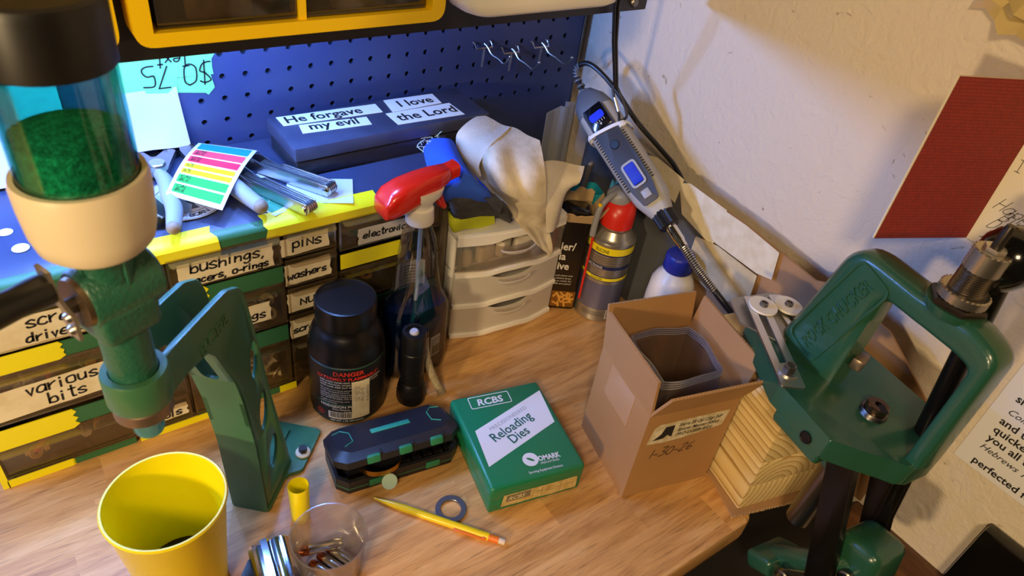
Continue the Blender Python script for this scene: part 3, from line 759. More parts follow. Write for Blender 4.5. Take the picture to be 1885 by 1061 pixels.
mk = bars([(.003, .0235, .0125, .0715)], M_MASK, lb, I4, hw, 'masking_tape_note', .0008)
hand([('12-26-25', .0042, 0, 0), ('Brystronic', .0042, .004, .0065), ('Assembly', .0042, .0, .0125)], mat('pencil_grey', '8d887b', .7), mk, I4 @ T(0, 0, 0), .0004, None, 'handwriting') if False else None
def wrap_obj(o, rad, M2):
    for v in o.data.vertices:
        p = M2 @ v.co; a = p.x/rad; v.co = Vector(((rad+p.z)*math.sin(a), -(rad+p.z)*math.cos(a), p.y))
hn = hand([('12-26-25', .0046, 0, 0), ('bigtime', .0046, .006, .0068), ('assemble', .0046, .004, .0132)], mat('pencil_grey', '8d887b', .7), mk, I4, .0004)
wrap_obj(hn, hw+.001, T(.0068, .066, 0) @ R(-90))

# ------------------------------------------------------------------ flashlight and its cord
t = thing('flashlight', 'slim black flashlight standing upright on its head before the spray bottle', 'flashlight', M=T(.313, .526, 0) @ R(20) @ SC(1.14, 1.14, 1.03))
M_ALU = mat('black_anodised_aluminium', '18171a', .36, .3)
B().lathe([(0, 0), (.0135, 0), (.015, .002), (.015, .020), (.0135, .028), (.0120, .031), (.0120, .034), (.0115, .034), (.0115, .0365), (.012, .0365), (.012, .0395), (.0115, .0395), (.0115, .042), (.012, .042), (.0118, .066), (.0125, .066), (.0125, .078), (.0118, .079), (.0118, .082), (.0127, .083), (.0127, .103), (.0118, .106), (.0085, .106), (.0082, .1035), (0, .1035)], 36).obj('body', M_ALU, t, 25)
B().lathe([(0, .1075), (.0035, .1072), (.0048, .105), (.0048, .103)], 20).obj('tail_button', mat('grey_rubber', 'b9bcc8', .5), t)
b = B()
for k in range(8): b.box(.006, .0025, .012, R(k*45) @ T(.0, .0142, .010), .0008)
b.obj('head_facets', M_ALU, t)
t = thing('lanyard_cord', 'cream braided lanyard cord with a black tip leaning beside the flashlight', 'cord', loc=(.3485, .512, 0))
pth = [(0, 0, .003), (-.004, .004, .014), (-.010, .010, .032), (-.014, .017, .052), (-.0145, .023, .068), (-.013, .027, .080)]
B().tube(pth, .0048, 12, 6).obj('braid', mat('braided_cream_cord', 'cdbf9f', .8, bump=(1300, .9, .0012), var=(900, '8a7a58')), t)
B().tube([pth[-1], (-.0125, .0285, .090)], .0046, 14).obj('tip', M_BLKP, t)

# ------------------------------------------------------------------ spray bottle
t = thing('spray_bottle', 'clear spray bottle half full of blue liquid with a red and white trigger head', 'spray bottle', loc=(.3425, .5775, 0), rz=-3)
M_PET = clear('clear_bottle_plastic', 'f2f5f6', .25, .04)
def ov(a, c, z, n=40, p=2.6):
    o = []
    for i in range(n):
        q = 2*PI*i/n; cx, sy = math.cos(q), math.sin(q)
        o.append((a*math.copysign(abs(cx)**(2/p), cx), c*math.copysign(abs(sy)**(2/p), sy), z))
    return o
secs = [(.038, .0225, .0), (.0415, .025, .004), (.042, .0255, .02), (.042, .0255, .085), (.0415, .025, .098), (.037, .0235, .11), (.030, .0225, .124), (.0255, .0215, .145), (.0215, .020, .175), (.018, .018, .20), (.0135, .0135, .214), (.0125, .0125, .219), (.0125, .0125, .226)]
bo = B().loft([ov(*s) for s in secs], cap=False).obj('bottle', M_PET, t, 60)
b = B(); ls = [(a-.0016, c-.0016, z+.001) for a, c, z in secs if z < .106]
b.loft([ov(*s) for s in ls+[(.0375, .0228, .1065)]]).obj('blue_liquid', clear('blue_cleaner_liquid', '0d3a78', .15, .04, .25, '0a3f86'), t, 60)
B().tube([(.002, 0, .225), (.001, 0, .12), (-.006, 0, .006)], .0025, 10).obj('dip_tube', clear('milky_dip_tube', 'd9dfe2', .2, .1, .45, 'd5dde0'), t)
lb = B().lathe([(.0423, .028), (.0426, .029), (.0426, .060), (.0423, .061)], 10, SC(1, .61, 1) @ R(0), -75, -28).obj('bar_code_label', mat('label_white2', 'c8c4b8', .6), t)
cm = SC(1, .61, 1) @ R(38.5)
bars(barcode(-.014, .012, .031, .046, 7), M_INK, lb, cm, .0427, 'bar_code', .0004)
txt([('CLEANER', .0042, -.016, .0535, {'bold': .01}), ('READY TO USE', .0034, -.016, .049)], mat('navy_ink', '222a52', .6), lb, cm, .0427)
bl = B().lathe([(.0255, .112), (.0256, .112), (.0232, .15), (.0230, .15)], 10, T(0, 0, 0), 40, 140).obj('back_label', mat('label_white3', 'b9b7b2', .7), t)
bars([(-.012, .012, .117+.0045*k, .1182+.0045*k) for k in range(6)], mat('navy_ink', '222a52', .6), bl, R(180), .0252, 'back_print', -.0016)
# head: white collar and body, red shroud and trigger; it points to the right and back
hd = T(0, 0, 0) @ R(6)
b = B(); n = 48
b.loft([[(r*(1-(.02 if k % 2 else 0))*math.cos(2*PI*k/n), r*(1-(.02 if k % 2 else 0))*math.sin(2*PI*k/n), z) for k in range(n)] for r, z in ((.0150, .2185), (.0158, .220), (.0150, .237), (.0135, .2385))])
b.obj('collar', M_WHITE, t)
def rr(cx, w, h, z, y0=0):  # rounded section across the head at local x
    return [(cx, p[0]+y0, p[1]+z) for p in rrect(w, h, min(w, h)*.35, 4)]
wb = B().loft([[(x*1, y, z) for x, y, z in [(a*math.cos(q*PI/10)+o, a*.85*math.sin(q*PI/10), zz) for q in range(20)]] for a, o, zz in ((.0140, 0, .236), (.0136, .000, .240), (.0165, .000, .246), (.023, .001, .254), (.024, .002, .262))]).obj('head_body', M_WHITE, t, 60)
wb.data.transform(hd)
sh = B().loft([rr(-.050, .018, .010, .2475), rr(-.0485, .029, .020, .249), rr(-.041, .034, .030, .253), rr(-.026, .035, .033, .2575), rr(-.006, .033, .030, .2625), rr(.014, .028, .0235, .2675), rr(.030, .0205, .0165, .2715), rr(.0315, .017, .013, .272), rr(.0315, .019, .0160, .2722), rr(.0425, .019, .0160, .2745)]).obj('red_shroud', mat('glossy_red_plastic', 'd3200f', .22, coat=.4), t, 50)
sh.data.transform(hd)
tg = B().tube([(.016, 0, .262), (.020, 0, .250), (.025, 0, .238), (.032, 0, .228)], [.0045, .006, .0055, .003], 12, 5, flat=1).obj('trigger', mat('glossy_red_plastic', 'd3200f', .22), t)
tg.data.transform(hd)

# ------------------------------------------------------------------ mini drawer tower
t = thing('mini_drawer_tower', 'small white three drawer tower with clear wavy fronts beside the parts cabinet', 'drawer tower', loc=(.4885, .590, 0), rz=-5)
M_FROST = clear('frosted_drawer_plastic', 'efeae2', .22, .14, .88, 'fbf5ea')
TW, TD, TH = .160, .165, .168
f = B(); h = TW/2
f.bx(-h, -h+.006, .010, TD, 0, TH-.01, bev=.002).bx(h-.006, h, .010, TD, 0, TH-.01, bev=.002).bx(-h, h, TD-.004, TD, 0, TH-.01)
for z in (.001, .055, .106): f.bx(-h, h, .012, TD, z, z+.003)
f.obj('side_frame', M_WHITE, t)
def bow(x): return -.014*math.cos(PI*x/TW)
rows = []
N = 24
xs = [-h+TW*i/N for i in range(N+1)]
tp = B()
front = [(x, bow(x)*.8) for x in xs]
tp.prism(front+[(h, TD), (-h, TD)], .0125, T(0, 0, TH-.0125), bev=.003)
def dip(x): return .0075*math.exp(-((x)/.024)**2)
tp.loft([[(x, bow(x)*.8-.0008, TH-.004), (x, bow(x)*.8-.0008, TH-.0175+.0062*math.exp(-(x/.026)**4)*1), (x, bow(x)*.8+.004, TH-.0175+.0062*math.exp(-(x/.026)**4)), (x, bow(x)*.8+.004, TH-.004)] for x in xs])
tp.obj('top', M_WHITE, t, 40)
for z0, z1 in ((.105, .1505), (.054, .102), (.003, .051)):
    d = B()
    def zl(x): return z0+.0035*math.cos(PI*x/TW)*0
    rowsf = []
    for k in range(7):
        f_ = k/6
        rowsf.append([(x, bow(x)+.0015, z0+(z1-z0)*f_-(.0075*math.exp(-(x/.03)**4) if k == 6 else 0)+.002*math.sin(x*60)*(0)) for x in xs])
    d.sheet(rowsf, .0012)
    d.bx(-h+.008, -h+.0095, .002, TD-.02, z0+.002, z1-.006).bx(h-.0095, h-.008, .002, TD-.02, z0+.002, z1-.006).bx(-h+.008, h-.008, .002, TD-.02, z0+.001, z0+.0025)
    o = d.obj('drawer', M_FROST if z0 < .1 else clear('clear_top_drawer_plastic', 'f2ece4', .22, .1, .16, 'f6efe4'), t, 40)
    # thick white wave along the bottom edge and the scooped pull lip
    B().loft([[(x, bow(x)-.0025, z0-.002+.0045*math.exp(-(x/.03)**4)), (x, bow(x)-.0025, z0+.003+.0045*math.exp(-(x/.03)**4)), (x, bow(x)+.004, z0+.004+.0045*math.exp(-(x/.03)**4)), (x, bow(x)+.004, z0-.002+.0045*math.exp(-(x/.03)**4))] for x in xs]).obj('bottom_rail', mat('soft_white_plastic', 'f0eadf', .35), o)
    m_ = [[(.026*math.cos(PI*i/14)*s, -.0148-.006*(1-s)*0-.010*math.sin(PI*i/14)*s, z1-.0075-dz) for i in range(15)] for s, dz in ((1, 0), (.96, .0025), (.6, .008), (.15, .0105))]
    B().sheet(m_, .001).obj('scoop_pull', M_FROST, o, 60)
# packets lying in the upper drawer, each a thing of its own
for k, (x, y, z, a, c, l) in enumerate(((-.058, .012, .109, 80, 'e9dfcc', 'cream foam plug standing at the left of the top white drawer'), (-.03, .014, .110, 15, 'efe6d4', 'cream printed packet second from left in the top white drawer'), (-.002, .016, .112, 35, 'f2ead8', 'cream packet in the middle of the top white drawer'), (.03, .018, .110, -10, 'ece3cf', 'cream packet under the rag tip in the top white drawer'), (.055, .014, .109, 60, 'e4d9c2', 'small cream plug at the right of the top white drawer'))):
    b = B()
    if k in (0, 4): b.lathe([(0, 0), (.006, .001), (.0085, .008), (.0075, .02), (.004, .026), (0, .027)], 18)
    else: b.loft([rrect(.026*s, .013*s, .004) and [(p[0], p[1], zz) for p in rrect(.026*s, .013*s, .004)] for s, zz in ((.7, 0), (1, .003), (1, .020), (.8, .024))])
    o = b.obj('foam_plug' if k in (0, 4) else 'packet', mat('cream_packet_%s' % 'abcde'[k], c, .6), None)
    put(o, Matrix.Translation((.4875, .590, 0)) @ R(-5) @ T(x, y, z) @ R(a))
    tag(o, l, 'packet' if k not in (0, 4) else 'plug', 'packets in the top white drawer')
o = put(B().box(.09, .02, .008, bev=.003).obj('red_card_strip', mat('red_card', 'b5513c', .6)), Matrix.Translation((.49, .632, .136)) @ R(-4)); tag(o, 'red and white card strip behind the packets in the top white drawer', 'card')
# ------------------------------------------------------------------ black carton bottle, spray can, blue-capped bottle
t = thing('media_bottle', 'black square bottle with white lettering and a brass cartridge picture beside the drawers', 'bottle', loc=(.597, .5955, 0), rz=-33)
q = rrect(.042, .042, .006, 4)
B().loft([[(p[0]*s, p[1]*s, z) for p in q] for s, z in ((.93, 0), (1, .003), (1, .150), (.95, .157), (.7, .163))]).obj('body', mat('glossy_black_bottle', '15110d', .22, coat=.3), t, 50)
fm = T(0, -.0212, 0) @ R(90, 'X')
txt([('ler/', .0175, -.0165, .105, {'bold': .02, 'sx': .85}), ('ia', .0175, -.0165, .0885, {'bold': .02, 'sx': .85}), ('ive', .0175, -.0165, .072, {'bold': .02, 'sx': .85}), ('and cleans and', .0042, -.0165, .060), ('polishes brass', .0042, -.0165, .0552), ('case media for', .0042, -.0165, .0504), ('rifle and pistol', .0042, -.0165, .0456)], M_WINK, t, fm)
pic = B().box(.034, .028, .0006, T(.0005, -.0212, .0195) @ R(90, 'X')).obj('brass_picture', mat('amber_print', '7a4d18', .4), t)
r = random.Random(3); b = B()
for k in range(22):
    a = r.uniform(-80, 80); x, z = r.uniform(-.012, .013), r.uniform(.009, .030)
    b.box(.0026, .010, .0003, T(x, -.0218-.00001*k, z) @ R(90, 'X') @ R(a))
b.obj('picture_cases', mat('printed_brass_colour', 'd39a45', .35), pic)
# torn kraft collar at its mouth
b = B()
def ragged(x0, y0, x1, y1, z0, h, out, seed):
    r = random.Random(seed); n = 8; rows = []
    nx, ny = (y1-y0), -(x1-x0); l = math.hypot(nx, ny); nx, ny = nx/l*out, ny/l*out
    for k in range(4):
        f = k/3
        rows.append([(x0+(x1-x0)*i/n+nx*f, y0+(y1-y0)*i/n+ny*f, z0+h*f*(1+(r.uniform(-.25, .15) if k == 3 else 0))) for i in range(n+1)])
    b.sheet(rows, .0012)
ragged(-.022, -.021, .024, -.021, .150, .016, .008, 1); ragged(.0225, -.022, .0225, .022, .150, .024, .014, 2); ragged(.022, .0225, -.022, .0225, .150, .034, -.006, 3)
o = b.obj('torn_kraft_collar', mat('kraft_paper', 'b89b72', .75, bump=(90, .4)), None)
put(o, Matrix.Translation((.597, .5955, 0)) @ R(-33)); tag(o, 'torn kraft paper sleeve sticking up around the black square bottle mouth', 'paper sleeve')

t = thing('spray_can', 'silver silicone spray can with yellow bands and a red cap and straw', 'spray can', loc=(.635, .5565, 0), rz=-47)
M_CAN = mat('brushed_can_metal', 'b9b4a8', .3, .85)
rc_ = .0318
B().lathe([(0, 0), (.0305, 0), (.0325, .0015), (.0325, .004), (rc_, .0055), (rc_, .128), (.0322, .129), (.0325, .131), (.0318, .133), (.0285, .135), (.0265, .138), (.0215, .146), (.0195, .147), (.0195, .150), (0, .150)], 56).obj('can_body', M_CAN, t, 30)
for q in ((-.1, .1, .1165, .1275), (-.048, .052, .0735, .0785)): bars([q], mat('yellow_ink', 'efdc1c', .4), t, I4, rc_, 'yellow_band', .0003)
M_NAVYI = mat('navy_band_ink', '1b2258', .45)
bars([(-.1, .1, .1145, .1165), (-.03, .04, .0925, .0975), (-.048, .052, .0785, .0795), (-.048, .052, .0725, .0735)], M_NAVYI, t, I4, rc_, 'navy_band', .0004)
bars([(-.046, .048, .066-.00205*k, .0669-.00205*k) for k in range(22)], mat('navy_fine_print', '4a5080', .5), t, I4, rc_, 'fine_print', .0004)
bars([(-.03+.004*(k % 2), .034-.003*(k % 3), .110-.0036*k, .1106-.0036*k) for k in range(4)]+[(-.032, -.008, .089-.003*k, .0895-.003*k) for k in range(4)]+[(.016, .034, .089-.003*k, .0895-.003*k) for k in range(4)]+[(-.02, .012, .017-.002*k, .0175-.002*k) for k in range(4)], mat('grey_fine_print', '5c5850', .6), t, I4, rc_, 'grey_print', .0004)
txt([('SILICONE', .0075, -.010, .119, {'bold': .012, 'sx': .62, 'al': 'CENTER'}), ('DANGER', .0042, -.018, .0745, {'bold': .008})], M_INK, t, I4, rc_, 'black_lettering', .0006)
txt([('DIRECTIONS', .0052, -.034, .0932, {'bold': .012})], M_WINK, t, I4, rc_, 'white_lettering', .0007)
bars([(-.034, -.001, .0922, .0978)], M_NAVYI, t, I4, rc_, 'navy_panel', .00045)
bars([(.016, .034, .006, .022)], M_WHITE, t, I4, rc_, 'bar_code_panel', .0003); bars([(x0, x1, y0, y1) for x0, x1, y0, y1 in barcode(.0175, .033, .0075, .021, 9)], M_INK, t, I4, rc_, 'bar_code', .0005)
M_REDC = mat('red_cap_plastic', 'd42a1c', .32)
# actuator: red hood with grey straw cradle
hood = B().loft([[(a*math.cos(q*PI/14), c*math.sin(q*PI/14)+o, z+tilt*math.sin(q*PI/14)) for q in range(28)] for a, c, o, z, tilt in ((.0205, .0205, 0, .150, 0), (.0225, .022, 0, .1505, 0), (.0225, .022, 0, .168, .004), (.021, .0215, .001, .180, .008), (.017, .018, .003, .1885, .007), (.009, .010, .005, .192, .004))]).obj('red_cap', M_REDC, t, 60)
M_GREYP = mat('grey_plastic', '8d8f96', .4)
B().loft([[(a*math.cos(q*PI/10)-.004, c*math.sin(q*PI/10)+.004, z) for q in range(20)] for a, c, z in ((.017, .016, .184), (.0175, .016, .193), (.012, .012, .199), (.006, .006, .2))]).obj('grey_actuator', M_GREYP, t, 50)
B().tube([(-.006, .0, .197), (-.016, -.012, .194), (-.0255, -.0225, .180), (-.0275, -.0245, .150), (-.0275, -.0245, .138)], .0042, 12, 5).obj('straw_holder', M_GREYP, t)
B().cyl(.0026, .002, frame((-.0255, -.0265, .187), (0, 0, 1), (-.6, -.75, .2)), 14).obj('yellow_dot', M_YEL, t)
B().tube([(-.0262, -.0243, .150), (-.0258, -.0242, .03)], .0017, 10).obj('red_straw', M_REDC, t)

t = thing('white_bottle', 'round white plastic bottle with a dark blue cap behind the cardboard box', 'bottle', loc=(.666, .462, 0))
B().lathe([(0, 0), (.027, 0), (.03, .003), (.0305, .08), (.029, .106), (.024, .117), (.0165, .125), (.016, .131), (0, .131)], 40).obj('body', mat('milky_white_plastic', 'e9e3d6', .35, sss=.2), t, 60)
n = 60
B().loft([[(r*(1-(.02 if k % 2 and kn else 0))*math.cos(2*PI*k/n), r*(1-(.02 if k % 2 and kn else 0))*math.sin(2*PI*k/n), z) for k in range(n)] for r, z, kn in ((.0185, .127, 1), (.0195, .1285, 1), (.0193, .148, 1), (.0175, .1505, 0), (.014, .1508, 0))]).obj('cap', mat('deep_blue_plastic', '1d2c8c', .35), t)

# ------------------------------------------------------------------ boards leaning along the wall
t = thing('cardboard_splash_board', 'brown cardboard and grey splash board taped along the side wall', 'board', loc=(0, 0, 0))
M_CARD = mat('corrugated_cardboard', 'b08a62', .75, var=(14, 'a07a54'), bump=(200, .1))
def wallsheet(name, pts, x, th, m, parent, zref=.2, lean=.02):
    o = B().prism(pts, th, I4).obj(name, m, parent, smooth=False)
    for v in o.data.vertices:
        y, z, d = v.co; z2 = .0015 if z < .05 else .66-(.66-z)*.952; v.co = ((x-d-lean*(zref-z)/.2)*.952, y*.952, z2)
    return o
wallsheet('cardboard_sheet', [(.145, .002), (.145, .138), (.217, .185), (.30, .194), (.318, .186), (.425, .1955), (.53, .20), (.53, .002)], .7375, .003, M_CARD, t, lean=.008)
wallsheet('grey_sheet', [(.47, .002), (.49, .197), (.615, .206), (.74, .200), (.74, .002)], .7335, .0025, mat('grey_plastic_sheet', '55585c', .45), t, lean=.008)
wallsheet('masking_tape', [(.628, .200), (.596, .2092), (.541, .2035), (.5435, .1656), (.602, .1794)], .7304, .0006, M_MASK, t, lean=.008)
wallsheet('masking_tape', [(.5458, .196), (.529, .2045), (.4615, .2015), (.4626, .1437), (.5258, .1582)], .7296, .0006, M_MASK, t, lean=.008)
wallsheet('masking_tape', [(.4672, .2000), (.4263, .1995), (.3712, .1935), (.3659, .1562), (.3883, .151), (.4661, .1522)], .7288, .0006, M_MASK, t, lean=.008)
wallsheet('masking_tape', [(.4909, .1436), (.4539, .1512), (.3855, .1486), (.381, .1023), (.426, .0829), (.491, .0897)], .7280, .0006, mat('aged_masking_tape', 'd2c29c', .75, var=(50, 'bfae86')), t, lean=.008)
t = thing('plastic_channel', 'translucent ribbed plastic strip standing against the pegboard near the corner', 'plastic strip', loc=(.692, .7685, 0))
pr = [(-.026, 0), (-.008, .006), (.002, .004), (.004, -.004), (.012, -.003), (.014, .006), (.030, .004)]
rows = [[(x*1.0, y, z+(.006*math.sin(x*90) if z > .2 else 0)) for x, y in pr] for z in (.0, .07, .14, .213)]
B().sheet(rows, .0015).obj('ribbed_sheet', clear('milky_channel_plastic', 'c9ced2', .2, .15, .8, 'd4d8dc'), t, 20)

# rag end things behind the cans: teal tub, rod, blue brush
t = thing('teal_tray', 'small teal plastic tray wedged behind the black bottle', 'tray', loc=(.638, .640, 0), rz=-20)
B().loft([[(p[0]*s, p[1]*s, z) for p in rrect(.06, .036, .008)] for s, z in ((.9, 0), (1, .004), (1.05, .155), (1.0, .1555), (.95, .006))]).obj('tray_body', mat('teal_plastic', '2fb6c0', .35), t, 50)
t = thing('metal_rod', 'thin knurled metal rod standing up out of the teal tray', 'rod', M=frame((.626, .640, .045), (.0, -.13, 1), (1, 0, 0)))
B().tube([(0, 0, 0), (.165, 0, 0)], .0052, 14).sphere(.0052, T(.165, 0, 0)).obj('rod', mat('knurled_grey_metal', '8e9095', .35, .8, bump=(1500, .6)), t)
t = thing('blue_brush', 'blue bristled brush standing between the tray and the red capped can', 'brush', M=frame((.652, .615, .045), (-.02, -.25, 1), (1, 0, 0)))
B().tube([(0, 0, 0), (.10, 0, 0)], .006, 12).obj('handle', mat('teal_plastic', '2fb6c0', .35), t)
b = B(); r = random.Random(2)
for k in range(60):
    y, z = r.uniform(-.010, .010), r.uniform(-.005, .005)
    b.tube([(.10, y, z), (.150+r.uniform(-.004, .004), y*1.35, z*1.3)], .0007, 5)
b.obj('bristles', mat('blue_bristle', '4aa0d8', .6), t); b = B().box(.008, .022, .012, T(.101, 0, 0), .002).obj('ferrule', mat('teal_plastic', '2fb6c0', .35), t)

# ------------------------------------------------------------------ cardboard box with bag and bullets
M_BOXC = mat('kraft_carton', 'aa8052', .7, var=(10, 'a27849'), bump=(160, .08))
M_BOXI = mat('kraft_carton_inside', 'a87c4a', .75, var=(8, '9c7040'))
M_FLUTE = mat('torn_carton_edge', 'b3926a', .8, bump=(700, .8))
BW, BD, BH = .111, .107, .134
BM = Matrix.Translation((.4465, .2845, 0)) @ R(-14.2)
t = thing('cardboard_box', 'open brown cardboard box dated by hand with a torn maker label on its front', 'box', M=BM)
th = .003
w = B(); w.bx(0, BW, 0, th, 0, BH).bx(0, BW, BD-th, BD, 0, BH).bx(0, th, th, BD-th, 0, BH).bx(BW-th, BW, th, BD-th, 0, BH).bx(th, BW-th, th, BD-th, 0, .003)
w.obj('carton', M_BOXC, t, smooth=False)
def flap(o, u, n, L, h, name, skew=0):
    """flap hinged at o along u, rising along n"""
    m = frame(o, u, Vector(u).cross(Vector(n)))
    f = B().prism([(0, 0), (L, 0), (L-skew, h), (skew, h)], th, T(0, 0, -th/2)).obj(name, M_BOXC, t, smooth=False); f.data.transform(m)
    e = B(); k = int(L/.004)
    for i in range(k): e.box(.0012, .0007, .0019, T(skew+(L-2*skew)*(i+.5)/k, h, 0) @ R(35 if i % 2 else -35, 'Y'))
    e = e.obj('fluted_edge', M_FLUTE, f); e.data.transform(m)
    return f
flap((0, .001, BH), (1, 0, 0), (0, -.42, .9), BW, .050, 'flap')           # front, leaning out
flap((.0015, BD, BH), (0, -1, 0), (-.10, 0, 1), BD, .05, 'flap')             # left
flap((BW, BD-.001, BH), (-1, 0, 0), (0, .22, .97), BW, .052, 'flap')         # back
flap((BW-.001, 0, BH), (0, 1, 0), (.13, 0, .99), BD, .052, 'flap')           # right, leaning out
fm = T(0, -.0003, 0) @ R(90, 'X')
rg = random.Random(4)
lab = [(.008+.0035*0, .088), (.03, .0865), (.05, .0875), (.07, .090), (.088, .0935), (.100, .095), (.103, .118), (.075, .1175), (.045, .117), (.018, .1165), (.012, .112)]
lp = B().prism(lab, .0004, fm @ T(0, 0, -.0002)).obj('torn_label', mat('torn_white_label', 'dcd3ba', .7, var=(90, 'b7a67e')), t, smooth=False)
txt([('Sierra 38 Cal.125gr JHP', .0068, .041, .1085, {'sh': .3, 'bold': .012, 'sx': .82}), ('Sports Master/500ct', .0068, .041, .1010, {'sh': .3, 'bold': .012, 'sx': .92}), ('PRO-U-SIER-8320', .0068, .041, .0935, {'sh': .3, 'bold': .012, 'sx': .9})], M_INK, lp, fm @ T(0, 0, .0003))
em = B().prism([(.0135, .093), (.022, .101), (.025, .1115), (.036, .112), (.036, .094), (.030, .0985), (.026, .094)], .0002, fm @ T(0, 0, .0003)).obj('mountain_emblem', M_INK, lp, smooth=False)
hand([('1-30-26', .0125, .014, .063, .3, .02)], M_INK, t, fm, .0009, name='handwritten_date')
bars([(.0, .001, .0, .09)], M_BOXC, t, fm, name='crease') if False else None
tp = B().box(.0004, .052, .045, T(-.0003, BD*.52, .108)).obj('tape_strip', mat('taped_carton', 'b9916a', .22), t)
# clear zip bag lining the box
M_BAG = clear('clear_bag_film', 'fbf9f6', .3, .12, .05, 'e8e6ec', .3)
bag = thing('zip_bag', 'clear zip bag standing open inside the cardboard box', 'bag', M=BM @ T(BW/2, BD/2, .004))
rows = []
for z, s in ((.0, .44), (.05, .45), (.10, .46), (.128, .46), (.142, .455), (.158, .45)):
    row = []
    for i in range(41):
        a = 2*PI*i/40; k = 1+.045*math.sin(3*a+1.2)+.03*math.sin(5*a); px, py = math.cos(a), math.sin(a); m = max(abs(px), abs(py))**.72
        open_ = .80+.2*(1-z/.16)
        row.append((px/m*s*BW*k*open_*.98, py/m*s*BD*k*open_*.98, z))
    rows.append(row)
B().sheet(rows, .0003).obj('film', M_BAG, bag, 60)
for zz in (.148, .151, .154, .157):
    rr_ = []
    for i in range(41):
        a = 2*PI*i/40; k = 1+.045*math.sin(3*a+1.2)+.03*math.sin(5*a); px, py = math.cos(a), math.sin(a); m = max(abs(px), abs(py))**.72
        open_ = .80+.2*(1-zz/.16); s = .4525
        rr_.append((px/m*s*BW*k*open_*.98, py/m*s*BD*k*open_*.98, zz))
    B().tube(rr_, .0007, 6).obj('zip_rib', clear('zip_rib_plastic', 'dfe2f2', .6, .1, .35, 'd9dcf0'), bag)
# copper bullets in the bag
M_COP = mat('copper', 'b8673a', .25, 1); M_LEAD = mat('lead_grey', '55504c', .5, .6)
def bullet():
    t = thing('bullet', '', '')
    B().lathe([(0, 0), (.0040, 0), (.0045, .0006), (.0045, .0062), (.0043, .0066), (.0045, .007), (.0040, .0115), (.0028, .0145), (.0016, .0145), (.0010, .0120), (0, .0118)], 20).obj('jacket', M_COP, t)
    return t
r = random.Random(11); src = None
for k in range(58):
    if k == 0: src = o = bullet()
    else: o = copy_tree(src)
    layer = k//13; i = k % 13
    x = .016+(i % 5)*.0175+r.uniform(-.003, .003)+(.006 if layer % 2 else 0); y = .018+(i//5)*.024+r.uniform(-.005, .005); z = .0105+layer*.0125
    o.matrix_world = BM @ T(x, y, z) @ R(r.uniform(0, 360)) @ R(r.choice((90, 90, 80, 20)), 'X') @ T(0, 0, -.007)
    tag(o, 'copper jacketed bullet lying in the clear bag inside the cardboard box', 'bullet', 'copper bullets in the bag')
# ------------------------------------------------------------------ wood post, pad and press
PM = Matrix.Translation((.5495, .2040, 0)) @ R(-13.5)
o = put(B().prism([(-.010, -.004), (.118, -.010), (.120, .16), (.006, .165), (-.002, .06)], .0035).obj('cardboard_pad', M_CARD, None, smooth=False), PM)
tag(o, 'ragged cardboard pad sandwiched between the wood post and the bench', 'pad')
b = B(); r = random.Random(8)
for k in range(34): b.box(.0032, .0022+r.uniform(0, .001), .0028, T(-.0095+.127*k/33, -.0045-.006*k/33, .0018) @ R(r.uniform(-30, 30)))
q = b.obj('torn_edge', M_FLUTE, o)
t = thing('wood_post', 'thick laminated pine block standing under the green press beside the cardboard box', 'wood block', M=PM @ T(0, 0, .0036))
b = B()
for k in range(4):
    b.bx(0+.0004*(k % 2), .106-.0005*(k % 3), 0+.0006*((k+1) % 2), .15, .0402*k, .0402*(k+1)-.0003, bev=.0022 if k < 3 else .006, seg=2)
b.obj('block', M_PINE, t)

PQ_O = Vector((.58544, .14990, .19844)); PQ_U = Vector((-.14043, -.98968, -.02866)); PQ_V = Vector((.98973, -.13954, -.03107)); PQ_N = Vector((.02675, -.03273, .99911))
PR = Matrix(((PQ_U.x, PQ_V.x, PQ_N.x, PQ_O.x), (PQ_U.y, PQ_V.y, PQ_N.y, PQ_O.y), (PQ_U.z, PQ_V.z, PQ_N.z, PQ_O.z), (0, 0, 0, 1)))
M_PG = mat('press_green_paint', '23503a', .28, bump=(520, .3, .0006), coat=.35)
t = thing('reloading_press', 'large green cast iron reloading press with O shaped frame and black ball handle', 'press', M=PR)
# base casting
base = rpoly([(.010, -.067), (.028, -.049), (.047, -.028), (.061, -.016), (.061, .024), (.045, .045), (.012, .068), (-.062, .066), (-.15, .05), (-.15, -.022), (-.112, -.040), (-.060, -.063)], [.003, .02, .01, .012, .012, .02, .008, .01, .01, .01, .01, .01], 4)
B().prism(base, .026, T(0, 0, -.026), bev=.003, seg=3).obj('base', M_PG, t)
B().prism(rpoly([(.009, -.066), (-.05, -.064), (-.05, -.030), (.009, -.030)], .003), .012, T(0, 0, -.037), bev=.002).obj('mounting_lug', M_PG, t)
B().lathe([(0, .0007), (.0045, .0007), (.0050, .0014), (.0060, .0012), (.0064, 0)], 20, frame((-.010, -.0668, -.0200), (1, 0, 0), (-.03, -1, 0))).obj('threaded_hole', mat('painted_bore_shade', '1d1613', .5, .5), t)  # closed raised disc; the shade inside the bore is put into its dark colour
